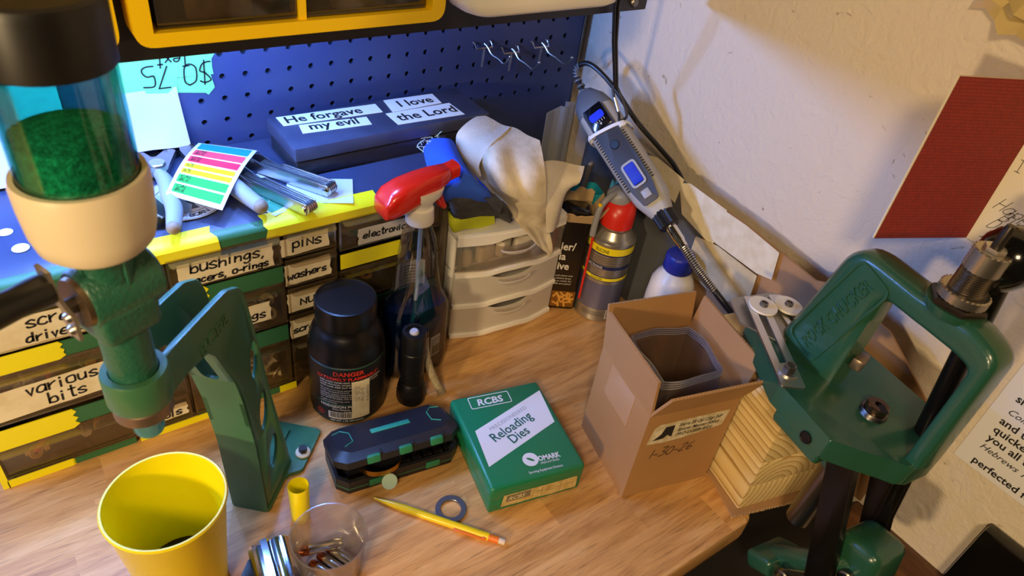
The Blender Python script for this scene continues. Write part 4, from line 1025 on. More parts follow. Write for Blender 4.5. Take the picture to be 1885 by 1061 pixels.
# O frame: outer and inner loops matched point for point
outer = rpoly([(-.117, 0), (-.106, .055), (-.092, .134), (-.018, .133), (.004, .137), (.030, .137), (.060, .128), (.064, 0)], [.0, .05, .032, .03, .02, .02, .022, 0], 7)
inner = rpoly([(-.045, 0), (-.045, .055), (-.045, .108), (-.018, .108), (.004, .108), (.030, .108), (.0445, .106), (.0475, 0)], [0, .05, .016, .03, .02, .02, .013, 0], 7)
fb = B(); bm = fb.bm; nn = len(outer)
def frm(y0, y1, ins_o, ins_i):
    return [[(p[0]+(q[0]-p[0])*ins_o, y, p[1]+(q[1]-p[1])*ins_o) for p, q in zip(outer, inner)] for y in (y0, y1)]
prof = [(-.006, .0), (-.0125, .10), (-.014, .26), (-.014, .80), (-.0125, .93), (-.009, 1.0), (.013, 1.0), (.018, .9), (.02, .75), (.02, .3), (.017, .1), (.010, 0)]
loops = []
for y, f in prof:
    loops.append([bm.verts.new((p[0]+(q[0]-p[0])*f, y, p[1]+(q[1]-p[1])*f)) for p, q in zip(outer, inner)])
for A, C in zip(loops, loops[1:]+loops[:1]):
    for i in range(nn-1): bm.faces.new((A[i], A[i+1], C[i+1], C[i]))
for i in (0, nn-1): bm.faces.new([l[i] for l in loops])
fo = fb.obj('o_frame', M_PG, t, 50)
# recessed name panel on the rear post: raised rim and cast lettering
pm = frame((-.0885, -.0143, .012), (.27, 0, 1), (0, -1, 0))
rim_o = rrect(.118, .040, .009, 5); rim_i = [(p[0]*.965, p[1]*.90) for p in rim_o]
B().ringprism(rim_o, rim_i, .0011, pm @ T(.056, -.001, -.0001)).obj('panel_rim', M_PG, t)
txt([('ROCK CHUCKER', .0185, .004, -.0075, {'sp': 1.0, 'sx': .70, 'sh': .1})], M_PG, t, pm, name='cast_lettering', z=0, thick=.0011)
# die boss bushing
B().lathe([(0, .130), (.021, .130), (.024, .138), (.024, .139), (0, .139)], 36, T(.003, 0, 0)).obj('die_boss', M_PG, t)
B().lathe([(0, .139), (.0235, .139), (.0235, .1425), (.022, .1445), (0, .1445)], 6, T(.003, 0, 0) @ R(14)).obj('hex_bushing', mat('blackened_steel', '3a322b', .3, .8, coat=.2), t, 20)
# ram
rm = B().lathe([(0, -.17), (.0127, -.17), (.0127, .004), (.0118, .0055), (0, .0055)], 32); rm.obj('ram', M_STEEL_D, t)
sh = B().lathe([(.0035, .004), (.0035, .0125), (.0092, .0125), (.0105, .0115), (.0105, .0075), (.0095, .007), (.0095, .0055), (.0125, .005)], 32, T(0, 0, .0)); q = sh.obj('shell_holder', mat('worn_shell_holder_steel', '6e5a4a', .25, .95), t)
B().box(.010, .0052, .0012, T(.006, -.001, .0127) @ R(-30)).obj('holder_slot', M_HOLE, q)
B().box(.012, .02, .014, T(-.041, .010, .026) @ R(20), .003).obj('primer_arm_bracket', mat('aged_brass_steel', '8a7a64', .35, .8), t)
# grease nipple and ram boss below
B().lathe([(0, -.075), (.018, -.075), (.0205, -.026), (0, -.026)], 30).obj('ram_boss', M_PG, t)
B().lathe([(0, 0), (.0032, 0), (.0032, .004), (.0022, .0055), (.0032, .008), (.0032, .0095), (.0015, .012), (0, .012)], 14, frame((.017, -.009, -.040), (0, 0, 1), (.75, -.65, -.1))).obj('grease_nipple', mat('brassy_steel', 'a0926c', .3, .9), t)
# toggle links, handle block and black handle with a ball
LK = mat('blackened_link_steel', '24201b', .3, .7)
for y in (-.034, .03):
    lk = B().prism(rpoly([(-.014, 0), (.014, 0), (.014, -.165), (-.013, -.165)], .006), .009, T(0, y+.0045, 0) @ R(90, 'X'), bev=.0015)
    o = lk.obj('toggle_link', LK, t); o.data.transform(T(.012 if y < 0 else .018, 0, -.022) @ R(-19, 'Y'))
B().box(.046, .050, .05, T(.073, .0, -.128) @ R(-12, 'Y'), .011, 3).obj('toggle_block', M_PG, t)
B().box(.035, .052, .022, T(.012, -.022, -.215) @ R(-32, 'Y'), .006, 3).obj('toggle_yoke', M_PG, t)
B().tube([(.014, -.020, -.212), (.052, -.024, -.160), (.070, -.012, -.135)], [.013, .012, .014], 14, 4).obj('yoke_arm', M_PG, t)
for x, y, z in ((.040, -.048, -.190), (.078, -.026, -.142)):
    m_ = frame((x, y, z), (0, 0, 1), (.2, -1, .2))
    o = B().lathe([(0, 0), (.008, 0), (.008, .005), (.0062, .006), (.0062, .012), (.004, .012), (.004, .007), (0, .007)], 18, m_).obj('pivot_bolt', M_STEEL_D, t)
hb, ht = Vector((.060, .035, -.16)), Vector((.006, .028, .181))
B().tube([hb, hb+(ht-hb)*.94], .0092, 20).obj('handle_rod', mat('black_oxide_rod', '16130f', .28, .5), t)
B().lathe([(.0105, -.030), (.0125, -.025), (.0175, -.019), (.0235, -.009), (.0258, 0), (.0245, .0095), (.0185, .0185), (.010, .0245), (0, .026)], 36, frame(ht, (1, 0, 0), ht-hb)).obj('ball_knob', mat('gloss_black_phenolic', '0c0b0b', .14, coat=.3), t)
# slotted steel primer bracket with its white washers
def slotbar(x0, y0, x1, y1, wd, z, name):
    a, c = Vector((x0, y0, 0)), Vector((x1, y1, 0)); L = (c-a).length; m = frame((x0, y0, z), c-a, (0, 0, 1))
    o = rpoly([(-.004, -wd/2), (L, -wd/2), (L, wd/2), (-.004, wd/2)], .004, 4); i = rpoly([(.020, -wd*.17), (L-.030, -wd*.17), (L-.030, wd*.17), (.020, wd*.17)], .001, 4)
    return B().ringprism(o, i, .0024, m)
m_ = slotbar(-.160, -.010, -.045, -.064, .024, .0075, 'x').obj('slotted_bar', M_STEEL, t)
m_ = slotbar(-.160, .024, -.085, .002, .018, .003, 'x').obj('slotted_bar', M_STEEL, t)
B().prism(rpoly([(-.175, -.03), (-.14, -.045), (-.10, -.02), (-.13, .03), (-.17, .03)], .004), .0022, T(0, 0, .0008)).obj('bracket_plate', mat('dull_zinc', '9d9a92', .4, .8), t)
for x, y, z in ((-.1475, -.0105, .0102), (-.142, .0225, .0075)):
    B().lathe([(0, 0), (.0152, 0), (.0155, .0006), (.0150, .0022), (0, .0022)], 36, T(x, y, z)).obj('white_washer', mat('off_white_nylon', 'e2ddd0', .45), t)
    B().lathe([(0, .0045), (.0022, .0045), (.0024, .0028), (.0026, .0058), (.0042, .0056), (.0046, .002), (.0052, .002)], 20, T(x, y, z)).obj('socket_screw', M_STEEL_D, t)
B().lathe([(0, 0), (.0098, 0), (.0098, .0016), (0, .0016)], 28, T(-.0635, -.0545, .010)).obj('flat_washer', M_STEEL, t)
B().lathe([(0, 0), (.0062, 0), (.0062, .0062), (.0052, .0070), (.004, .0062), (0, .0062)], 6, T(-.0635, -.0545, .0116)).obj('hex_bolt', M_STEEL_D, t)

# sizing die screwed into the press top
t = thing('reloading_die', 'steel reloading die with knurled lock ring screwed into the top of the green press', 'die', M=PR @ T(.003, 0, .1446))
M_KN = mat('knurled_steel', 'b9b1a4', .3, .95)
def knurl(r, z0, z1, n=44, rows=9, d=.0005):
    b = B(); L = []
    for j in range(rows+1):
        z = z0+(z1-z0)*j/rows
        L.append([((r+(d if (k+j) % 2 else -d*.4))*math.cos(2*PI*k/n), (r+(d if (k+j) % 2 else -d*.4))*math.sin(2*PI*k/n), z) for k in range(n)])
    top = [[(p[0]*.93, p[1]*.93, z1+.0008) for p in L[-1]]]; bot = [[(p[0]*.93, p[1]*.93, z0-.0006) for p in L[0]]]
    return b.loft(bot+L+top)
knurl(.0195, .0006, .0078, 60, 6, .0007).obj('lock_ring', M_KN, t, 20)
th_ = [(0, .008)]; z = .008
while z < .027: th_ += [(.0124, z), (.0136, z+.0009), (.0124, z+.0018)]; z += .0020
B().lathe(th_+[(0, z)], 40).obj('threaded_body', mat('threaded_steel', '7d7468', .28, .95), t, 20)
knurl(.0138, .029, .046, 40, 12, .0007).obj('adjusting_cap', M_KN, t, 20)
B().lathe([(0, .047), (.0085, .047), (.0085, .0505), (0, .0505)], 6, R(10)).obj('lock_nut', M_STEEL, t, 20)
B().lathe([(0, .050), (.0042, .050), (.0042, .066), (.0032, .070), (0, .070)], 18).obj('decapping_stem', mat('dark_spindle', '3c3630', .35, .7), t)

# ------------------------------------------------------------------ rotary tool on its bungee
TM = frame((.640, .574, .2405), Vector((.0, -.908, -.419)), Vector((-.80, -.25, .55)))   # local x runs from cord end to nose
t = thing('rotary_tool', 'grey and black rotary tool hanging from the bungee with blue switch and flexible shaft', 'rotary tool', M=TM)
M_TG = mat('tool_grey_plastic', 'a3a19c', .42); M_TD = mat('tool_dark_plastic', '35353a', .5)
def sec(x, w, h, dz=0, n=24, p=3.2):
    o = []
    for i in range(n):
        q = 2*PI*i/n; c, s = math.cos(q), math.sin(q)
        w = w*1.0; o.append((x, w*1.08*math.copysign(abs(c)**(2/p), c), h*math.copysign(abs(s)**(2/p), s)+dz))
    return o
B().loft([sec(-.092, .012, .012), sec(-.088, .017, .017), sec(-.075, .0225, .0215), sec(-.055, .0235, .022), sec(0, .0230, .0215), sec(.045, .0225, .021), sec(.068, .0205, .0195), sec(.086, .0150, .0148), sec(.092, .0130, .013)]).obj('housing', M_TG, t, 40)
B().loft([sec(-.1075, .008, .008), sec(-.105, .011, .011), sec(-.095, .0165, .0160), sec(-.088, .0205, .0195), sec(-.074, .0235, .0226), sec(-.071, .0228, .0218)]).obj('rear_cap', mat('tool_blue_grey', '5c6470', .5), t, 40)
top = B(); top.prism(rpoly([(-.072, -.0150), (-.072, .0150), (.02, .0165), (.055, .0150), (.078, .0105), (.078, -.0105), (.055, -.0150), (.02, -.0165)], .004), .0018, T(0, 0, .0212), bev=.0008)
top.obj('dark_top_panel', M_TD, t, 30)
B().box(.034, .026, .0025, T(-.057, 0, .0226), .001).obj('display_window', mat('gloss_black_window', '0d0d12', .1, coat=.5), t)
B().prism(rpoly([(-.064, -.010), (-.053, -.010), (-.053, .010), (-.064, .010)], .004), .0006, T(0, 0, .0238)).obj('speed_dial', mat('blue_dial_plastic', '2136e0', .3), t)
for k, y in enumerate((-.007, -.0035, 0, .0035, .007)): B().box(.0035, .0006, .0003, T(-.0505, y, .0240)).obj('dial_tick', M_WINK, t)
B().prism([(-.0475, -.0016), (-.0475, .0016), (-.0445, 0)], .0003, T(0, 0, .0239)).obj('dial_arrow', M_WINK, t)
B().lathe([(0, .0012), (.0055, .0012), (.0060, .0006), (.0066, 0)], 24, T(-.012, 0, .0228)).obj('round_button', M_BLKP, t)
b = B()
for s in (-1, 1):
    b = B()
    for k in range(22): b.box(.0016, .0034, .0022, T(-.035+.004*k, s*.0178, .0195) @ R(s*-24, 'X'))
    b.obj('grip_ribs', M_TD, t)
B().ringprism(rrect(.036, .0205, .006, 5), rrect(.030, .0150, .004, 5), .0028, T(.035, 0, .0222)).obj('switch_bezel', M_TG, t)
B().loft([[(x, y, z) for y in (-.007, .007)] + [(x, y, .0222) for y in (.007, -.007)] for x, z in ((.0205, .0250), (.028, .0258), (.036, .0238), (.049, .0262))]).obj('switch', mat('blue_switch_plastic', '1a2ab4', .3), t, 50)
q = B().box(.012, .0118, .0007, T(.0645, 0, .0228), .001).obj('square_button', M_TG, t)
B().prism([(.0735, -.001), (.0775, -.005), (.0775, -.0028), (.086, -.0015), (.086, .0035), (.084, .004), (.0835, .0008), (.0775, .0008), (.0775, .003)], .0006, T(0, 0, .0192) @ R(8, 'Y')).obj('arrow_mark', M_BLK, t)
for k in range(5): B().box(.009, .0012, .012, T(-.062+.009*k, .0226, .003) @ R(24, 'Y'), .0005).obj('vent_slot', M_TD, t)
lb = B().prism(rrect(.060, .019, .003), .0005, T(.02, -.0226, .0005) @ R(90, 'X')).obj('rating_label', M_BLKP, t); 
lb.data.transform(T(0, 0, 0) @ R(0))
txt([('DREMEL 4000', .0055, -.006, .0015, {'bold': .01}), ('120V 60Hz 1.6A', .0036, -.004, -.0045)], mat('orange_label_ink', 'd97b30', .5), lb, T(.016, -.0233, .0005) @ R(90, 'X'))
# collet collar and flexible shaft
n = 36
B().loft([[(x, r*(1-(.09 if k % 2 else 0))*math.cos(2*PI*k/n), r*(1-(.09 if k % 2 else 0))*math.sin(2*PI*k/n)) for k in range(n)] for r, x in ((.0128, .088), (.0150, .0905), (.0145, .110), (.0120, .112))]).obj('ribbed_collar', M_BLKP, t, 20)
fx = B().lathe([(0, .110), (.0072, .110), (.0072, .132), (.0060, .136), (.0060, .142), (0, .142)], 24, R(90, 'Y')).obj('shaft_coupling', M_CHROME, t)
Ti = TM.inverted()
pth = [TM @ Vector((.138, 0, 0)), Vector((.641, .415, .166)), Vector((.643, .380, .152)), Vector((.650, .345, .134))]
pp = crom(pth, 10); sb = B(); acc = 0; hel = []
turns = 26; m_ = len(pp)
for i in range(turns*10+1):
    f = i/(turns*10)*(m_-1)*.62; a = min(int(f), m_-2); p = pp[a].lerp(pp[a+1], f-a); d = (pp[a+1]-pp[a]).normalized(); u = d.orthogonal().normalized(); v = d.cross(u); q = 2*PI*i/10
    hel.append(Ti @ (p+(u*math.cos(q)+v*math.sin(q))*.0048))
B().tube(hel, .00085, 6).obj('spring_guard', M_STEEL, t)
B().tube([Ti @ p for p in pp]+[Ti @ Vector((.664, .365, .09)), Ti @ Vector((.672, .385, .01))], .0042, 12).obj('flexible_shaft', M_BLKP, t)
# power cord with ribbed strain relief, looping back behind the tool
cp = [TM @ Vector((-.104, 0, 0)), Vector((.640, .692, .300)), Vector((.642, .694, .314)), Vector((.648, .676, .321)), Vector((.660, .640, .304)), Vector((.674, .600, .272)), Vector((.695, .565, .244)), Vector((.710, .545, .224)), Vector((.722, .53, .195)), Vector((.727, .528, .14)), Vector((.727, .528, .006))]
B().tube([Ti @ p for p in crom(cp, 6)], .0034, 10).obj('power_cord', M_BLKP, t)
cq = crom(cp[:4], 8); b = B()
for i in range(2, 18, 2):
    p, d = cq[i], (cq[i+1]-cq[i]).normalized(); b.lathe([(.0034, -.0012), (.0058-.0001*i, -.0012), (.0058-.0001*i, .0012), (.0034, .0012)], 14, Ti @ frame(p, d.orthogonal(), d))
b.obj('strain_relief', mat('tool_blue_grey', '5c6470', .5), t)
# zip tie round the housing
def zloop(x, g=.0016, n=40):
    s = sec(x, .0238+g, .0228+g, 0, n); s = [Vector(p) for p in s]; return s
zt = thing('zip_tie', 'white nylon zip tie round the grey rotary tool', 'zip tie', M=TM)
lo = [p+Vector((.2*p.y, 0, 0)) for p in zloop(-.036)]
B().loft([[p+Vector((-.0022, 0, 0)), p+Vector((.0022, 0, 0)), p*1+Vector((.0022, p.y*.05, p.z*.05)), p+Vector((-.0022, p.y*.05, p.z*.05))] for p in lo+[lo[0]]], cap=False).obj('strap', mat('white_nylon', 'e8e6e2', .4), zt)
B().box(.008, .009, .006, T(-.030, .021, .021) @ R(-35, 'X'), .0018).obj('tie_head', mat('white_nylon', 'e8e6e2', .4), zt)
B().box(.010, .008, .004, T(-.042, -.024, .012) @ R(60, 'X'), .0015).obj('tie_tail', mat('white_nylon', 'e8e6e2', .4), zt)
# bungee cord loop with steel hook
bt = thing('bungee_cord', 'black bungee loop with a steel snap hook hanging from the shelf end', 'bungee cord', loc=(.585, .590, .47))
hkp = TM @ Vector((-.034, .025, .023)); loc0 = Vector((.585, .590, .47))
def L2(p): return Vector(p)-loc0
jn = Vector((.636, .6150, .318))
B().tube([L2((.582, .5905, .56)), L2((.582, .5905, .43)), L2((.600, .598, .385)), L2(jn)], .0021, 10, 0).tube([L2((.588, .5905, .56)), L2((.588, .5905, .43)), L2((.604, .598, .385)), L2(jn+Vector((.004, 0, -.002)))], .0021, 10, 0).obj('cord', M_BLKP, bt)
u1 = hkp-jn
hk_ = [jn+Vector((-.002, 0, .004)), jn+u1*.15+Vector((-.005, 0, 0)), jn+u1*.8+Vector((-.006, -.003, 0)), hkp+Vector((.000, .004, -.004)), jn+u1*.85+Vector((.006, -.004, 0)), jn+u1*.2+Vector((.004, 0, .002)), jn+Vector((-.002, 0, .004))]
B().tube([L2(p) for p in hk_], .0017, 10, 6).obj('snap_hook', M_BLK, bt)
B().tube([L2(jn+u1*.3+Vector((-.0055, -.001, 0))), L2(jn+u1*.72+Vector((-.006, -.003, 0)))], .0023, 12).obj('hook_gate', M_STEEL, bt)
# ------------------------------------------------------------------ on top of the parts cabinet
TZ = .2372
t = thing('cassette_case', 'flat dark grey plastic case carrying four pasted white phrase labels on the cabinet top', 'case', loc=(.371, .722, TZ+.0008), rz=1.2)
M_CASE = mat('scuffed_dark_plastic', '343950', .42, var=(35, '3f455c'), bump=(700, .05))
B().box(.254, .080, .0165, T(0, 0, .0275), .002).obj('lid', M_CASE, t)
b = B(); b.box(.250, .076, .0175, T(0, 0, .0088), .0015)
b.obj('tray', mat('dark_case_side', '23242a', .45), t)
B().box(.012, .003, .014, T(.058, -.0385, .0095), .001).obj('latch', M_CASE, t)
M_STK = mat('white_sticker', 'e9f2f2', .5)
lz = .0359
for pts, words in (([(-.117, .041), (.005, .034), (.003, .011), (-.117, .018)], ('He forgave', -.112, .0225, .0225, -3.5)), ([(-.101, .0140), (-.021, .0062), (-.024, -.0135), (-.105, -.0065)], ('my evil', -.094, -.0015, .0225, -5)),
                   ([(.019, .0395), (.087, .036), (.084, .008), (.014, .0065)], ('I love', .029, .0155, .0235, -2)), ([(.004, .0055), (.093, .0048), (.094, -.030), (.004, -.0255)], ('the Lord', .011, -.018, .0245, -1.5))):
    pts = [(x, min(y-.003, .0385)) for x, y in pts]
    o = B().prism(pts, .0004, T(0, 0, lz)).obj('sticker', M_STK, t, smooth=False)
    txt([(words[0], words[3], words[1], words[2]-.003, {'bold': .02, 'rot': words[4], 'sx': .93})], M_INK, o, T(0, 0, lz+.0003))
t = thing('round_sticker', 'round white sticker with a ring of printed words lying beneath the grey handled pliers', 'sticker', loc=(.127, .684, TZ+.001))
B().cyl(.040, .0005, I4, 48).obj('disc', mat('pale_sticker', 'dfe3e6', .6), t)
b = B(); b.lathe([(.0385, .0006), (.0388, .0008), (.0392, .0006)], 48); b.obj('outer_ring', M_INK, t); B().lathe([(.0275, .0006), (.0278, .0008), (.0282, .0006)], 48).obj('inner_ring', M_INK, t)
w = 'IN BORN AND B'
for_ = []
for i, ch in enumerate(w):
    a = -118+i*8.6
    if ch != ' ': for_.append((ch, .0085, .0365*math.cos(math.radians(a)), .0365*math.sin(math.radians(a)), {'rot': a+90, 'al': 'CENTER', 'bold': .015}))
txt(for_, M_INK, t, T(0, 0, .0007)); 
B().prism([(-.004, -.014), (.004, -.014), (.001, -.006), (.006, .002), (-.006, .002), (-.001, -.006)], .0002, T(.006, -.008, .0006)).obj('emblem', mat('grey_emblem_ink', '4a4e55', .6), t, smooth=False)
M_PLS = mat('plier_grey_steel', '9a9ca0', .3, .95); M_GRIP = mat('grey_vinyl_grip', '9aa0a8', .42, bump=(300, .1))
def plierhandle(pts, r, name, t, tip=True):
    b = B(); b.tube(pts, r, 14, 8); o = b.obj(name, M_GRIP, t)
    if tip: B().sphere(r[-1]*1.02, T(*pts[-1])).obj('grip_tip', mat('worn_brown_grip', '8a7a66', .5), o)
    return o
t = thing('slip_joint_pliers', 'slip joint pliers with pale grey grips, one handle reaching over the cabinet lip', 'pliers', loc=(.115, .74, TZ+.003))
plierhandle([(.002, -.010, .005), (.003, -.03, .0065), (-.0005, -.06, .0085), (-.004, -.09, .0098), (-.013, -.122, .0105)], [.0058, .0082, .0088, .0082, .0066], 'handle', t)
plierhandle([(-.018, -.004, .004), (-.032, -.022, .006), (-.042, -.05, .008), (-.050, -.078, .008)], [.0052, .0072, .0075, .006], 'handle', t)
B().prism(rpoly([(-.024, .004), (-.010, -.010), (.010, -.012), (.018, .006), (.030, .030), (.020, .034), (.004, .018), (-.004, .040), (-.012, .046), (-.020, .040)], .003), .0065, T(0, 0, .002), bev=.001).obj('jaw', M_PLS, t)
B().cyl(.0085, .003, T(.004, .004, .0085), 24, .0008).obj('pivot_bolt', M_STEEL, t)
b = B()
for k in range(9): b.box(.0012, .008, .0016, T(-.017+k*.0026, .046-k*.0006, .0088) @ R(8), .0003)
b.obj('jaw_teeth', M_STEEL_D, t)
t = thing('gripping_pliers', 'steel pliers with serrated jaws and pale handle half covered by the coloured sticker sheet', 'pliers', loc=(.158, .742, TZ+.003))
B().prism(rpoly([(-.006, .044), (.002, .046), (.016, .018), (.018, -.006), (.004, -.012), (-.008, .006), (-.010, .026)], .003), .007, T(0, 0, .001), bev=.0012).obj('jaw', M_PLS, t)
B().cyl(.006, .0028, T(.004, .002, .008), 20, .0008).obj('pivot_bolt', M_STEEL, t)
b = B()
for k in range(10): b.box(.0014, .0075, .0014, T(.001+.0013*k, .040-.0036*k, .0084) @ R(20), .0003)
b.obj('jaw_teeth', M_STEEL_D, t)
plierhandle([(.010, -.010, .005), (.013, -.04, .0085), (.019, -.08, .0095), (.028, -.118, .0095)], [.0052, .0085, .0090, .0075], 'handle', t)
# folding multi tool
def multitool():
    t = thing('multi_tool', 'stainless folding multi tool with two open scalloped handles on the cabinet top', 'multi tool', loc=(0, 0, TZ+.0015))
    for (x0, y0, x1, y1, z) in ((.184, .706, .2318, .6075, .004), (.208, .723, .2655, .6335, .004)):
        a, c = Vector((x0, y0, z)), Vector((x1, y1, z)); L = (c-a).length; m = frame(a, c-a, (0, 0, 1))
        scal = [(0, 0), (.012, -.0012), (.022, .0006), (.034, .0024), (.042, .0002), (.055, 0), (L, 0)]
        q = B()
        for s in (-1, 1):
            pts = [(u, .0065+v if True else v) for u, v in scal]
            pl_ = [(u, -.0032) for u in (0, L)] + [(u, .0098-v*1.6) for u, v in reversed(scal)]
            q.prism(rpoly(pl_, .0012, 2), .0016, m @ T(0, s*.0068-.0008, 0) @ R(90, 'X') @ SC(1, 1, -1) if False else m @ T(0, s*.0068+.0008, 0) @ R(90, 'X'), bev=.0003)
        o = q.obj('handle_side', M_STEEL, t, 40)
        for k in range(4):
            B().box(L*.8, .0018, .009, m @ T(L*.56, -.0042+.0028*k, .0035), .0004).obj('folded_blade', M_PLS if k % 2 else M_STEEL, t)
        b = B()
        for k in range(5): b.lathe([(.001, 0), (.0062, 0), (.0062, .0018), (.001, .0018)], 18, m @ T(L-.003, -.0058+.0028*k-.0009+.0002, .0035) @ R(-90, 'X'))
        b.obj('pivot_stack', M_STEEL, t)
        B().lathe([(0, .0016), (.0024, .0012), (.0034, 0)], 16, m @ T(L-.003, -.0078, .0035) @ R(90, 'X')).obj('pivot_rivet', M_CHROME, t)
    a = Vector((.196, .722, .006))
    B().prism(rpoly([(-.016, -.022), (.014, .008), (.012, .028), (.004, .046), (-.006, .045), (-.010, .02)], .004), .006, Matrix.Translation(a) @ R(20), bev=.001).obj('plier_head', M_STEEL, t)
    return t
multitool()
# sheet of coloured load labels, curling at its far edge
P4 = [Vector((.109, .668, .2575)), Vector((.149, .624, .2545)), Vector((.2165, .7185, .2585)), Vector((.166, .757, .2585))]
t = thing('label_sheet', 'strip of pink, yellow and green load stickers draped over the pliers', 'sticker sheet', loc=(.16, .69, .2565))
def shp(u, v, dz=0):
    p = P4[0].lerp(P4[1], u).lerp(P4[3].lerp(P4[2], u), v); b_ = .006*math.sin(PI*min(v, 1))-(.010*max(0, v-1.0)/.12)**1
    if v > 1: b_ = -.012*((v-1)/.12)**1.5
    return (p.x-.16, p.y-.69, p.z-.2565+b_+dz)
B().sheet([[shp(i/6, j/12*1.10) for i in range(7)] for j in range(13)], .0003).obj('backing', mat('sticker_backing', 'e9eef2', .45), t, 60)
for k, (v0, v1, c) in enumerate(((.055, .165, '34ae44'), (.195, .305, '34ae44'), (.335, .405, 'ecd60e'), (.43, .50, 'ecd60e'), (.535, .645, 'e22848'), (.675, .80, 'ee4558'), (.83, .98, '1f8fe0'))):
    o = B().sheet([[shp(.07+.86*i/6, v0+(v1-v0)*j/3, .0006) for i in range(7)] for j in range(4)], .0002).obj('load_sticker', mat('sticker_%s' % 'green green2 yellow yellow2 pink pink2 blue'.split()[k], c, .4), t, 60)
    if k < 6:
        for s, vv in (('CAL', v0+(v1-v0)*.58), ('BUL', v0+(v1-v0)*.12)):
            p = Vector(shp(.10, vv, .0011)); q = Vector(shp(.3, vv, .0011)); r_ = Vector(shp(.10, vv+.05, .0011))
            txt([(s, .0062 if v1-v0 > .1 else .0045, 0, 0, {'sh': .15})], M_INK, o, frame(p, q-p, (q-p).cross(r_-p)), z=0)
# green card under the multi tool, knife and dark pliers at the left
t = thing('green_card', 'small green and white printed card under the stainless multi tool', 'card', loc=(.205, .663, TZ+.0004), rz=-66)
B().box(.075, .048, .0004).obj('card', mat('pale_card', 'dfe5ea', .5), t); B().box(.05, .038, .0003, T(.006, -.003, .0004)).obj('green_panel', mat('card_green', '3d9a78', .5), t)
hand([('s', .022, -.008, -.010), ('s', .018, .004, -.012)], mat('pale_ink', 'cfe6dc', .5), t, T(.0, .0, .0004), .0007, name='line_drawing')
o = put(B().box(.07, .05, .0004).obj('paper_slip', mat('pale_card', 'dfe5ea', .5)), T(.258, .648, TZ+.0004) @ R(-24)); tag(o, 'blank white paper slip beneath the right arm of the multi tool', 'paper')
t = thing('folding_knife', 'black folding knife with a yellow handle panel at the left end of the tools', 'knife', loc=(.087, .690, TZ+.001), rz=-78)
B().prism(rpoly([(-.05, -.010), (.045, -.012), (.052, 0), (.045, .012), (-.05, .010)], .006), .011, I4, bev=.002).obj('handle', M_BLKP, t)
B().prism(rpoly([(-.03, -.0085), (.022, -.009), (.026, 0), (.02, .007), (-.03, .006)], .004), .0008, T(0, 0, .011)).obj('yellow_panel', mat('yellow_knife_panel', 'e8dc1a', .4), t)
B().tube([(.02, -.004, .012), (.046, -.003, .0135), (.050, 0, .011)], .0012, 8, 3).obj('pocket_clip', M_STEEL, t)
t = thing('long_nose_pliers', 'dark steel long nose pliers lying behind the pale grey handled pliers', 'pliers', loc=(.118, .770, TZ+.0012), rz=8)
B().prism(rpoly([(-.045, -.004), (.0, -.007), (.03, -.002), (.03, .002), (0, .006), (-.045, .004)], .002), .006, I4, bev=.0012).obj('jaw', M_STEEL_D, t)
B().tube([(-.04, -.003, .004), (-.07, -.012, .005), (-.11, -.016, .005)], [.004, .006, .005], 10, 4).obj('handle', M_BLKP, t); B().tube([(-.04, .003, .004), (-.07, .006, .005), (-.11, .010, .005)], [.004, .006, .005], 10, 4).obj('handle', M_BLKP, t)
t = tag(put(B().lathe([(.0, .0008), (.0065, .0006), (.0072, 0)], 24).obj('dot', mat('cream_dot', 'efe6d6', .5)), T(-.019, .6586, TZ)), 'round cream dot on the cabinet top left of the powder measure', 'dot', 'cream dots on the cabinet top')
t = tag(put(B().lathe([(.0, .0008), (.0055, .0006), (.0062, 0)], 24).obj('dot', mat('cream_dot', 'efe6d6', .5)), T(-.0269, .6895, TZ)), 'smaller cream dot farther back at the far left of the cabinet top', 'dot', 'cream dots on the cabinet top')

# ------------------------------------------------------------------ glove and rag
GLOVE = [[(0.415, 0.6968, 0.235), (0.416, 0.6766, 0.255), (0.4254, 0.661, 0.258), (0.4462, 0.6757, 0.235)], [(0.3946, 0.65, 0.235), (0.3899, 0.6137, 0.262), (0.4011, 0.5933, 0.262), (0.4272, 0.6027, 0.235)], [(0.3835, 0.6192, 0.225), (0.3903, 0.5852, 0.248), (0.4179, 0.5743, 0.242), (0.4466, 0.5866, 0.215)], [(0.3811, 0.6147, 0.2), (0.396, 0.5877, 0.218), (0.4341, 0.5876, 0.21), (0.4806, 0.6024, 0.185)], [(0.3901, 0.6231, 0.182), (0.4167, 0.6047, 0.186), (0.4532, 0.6059, 0.182), (0.4837, 0.6066, 0.172)]]
CUFF = [[(0.3856, 0.6235, 0.186), (0.402, 0.6063, 0.192), (0.4316, 0.6045, 0.19), (0.4613, 0.609, 0.186)], [(0.3854, 0.6149, 0.182), (0.404, 0.6026, 0.186), (0.4319, 0.6013, 0.184), (0.4607, 0.6033, 0.18)], [(0.3905, 0.6067, 0.17), (0.4116, 0.6042, 0.172), (0.437, 0.6035, 0.171), (0.4632, 0.6028, 0.17)]]
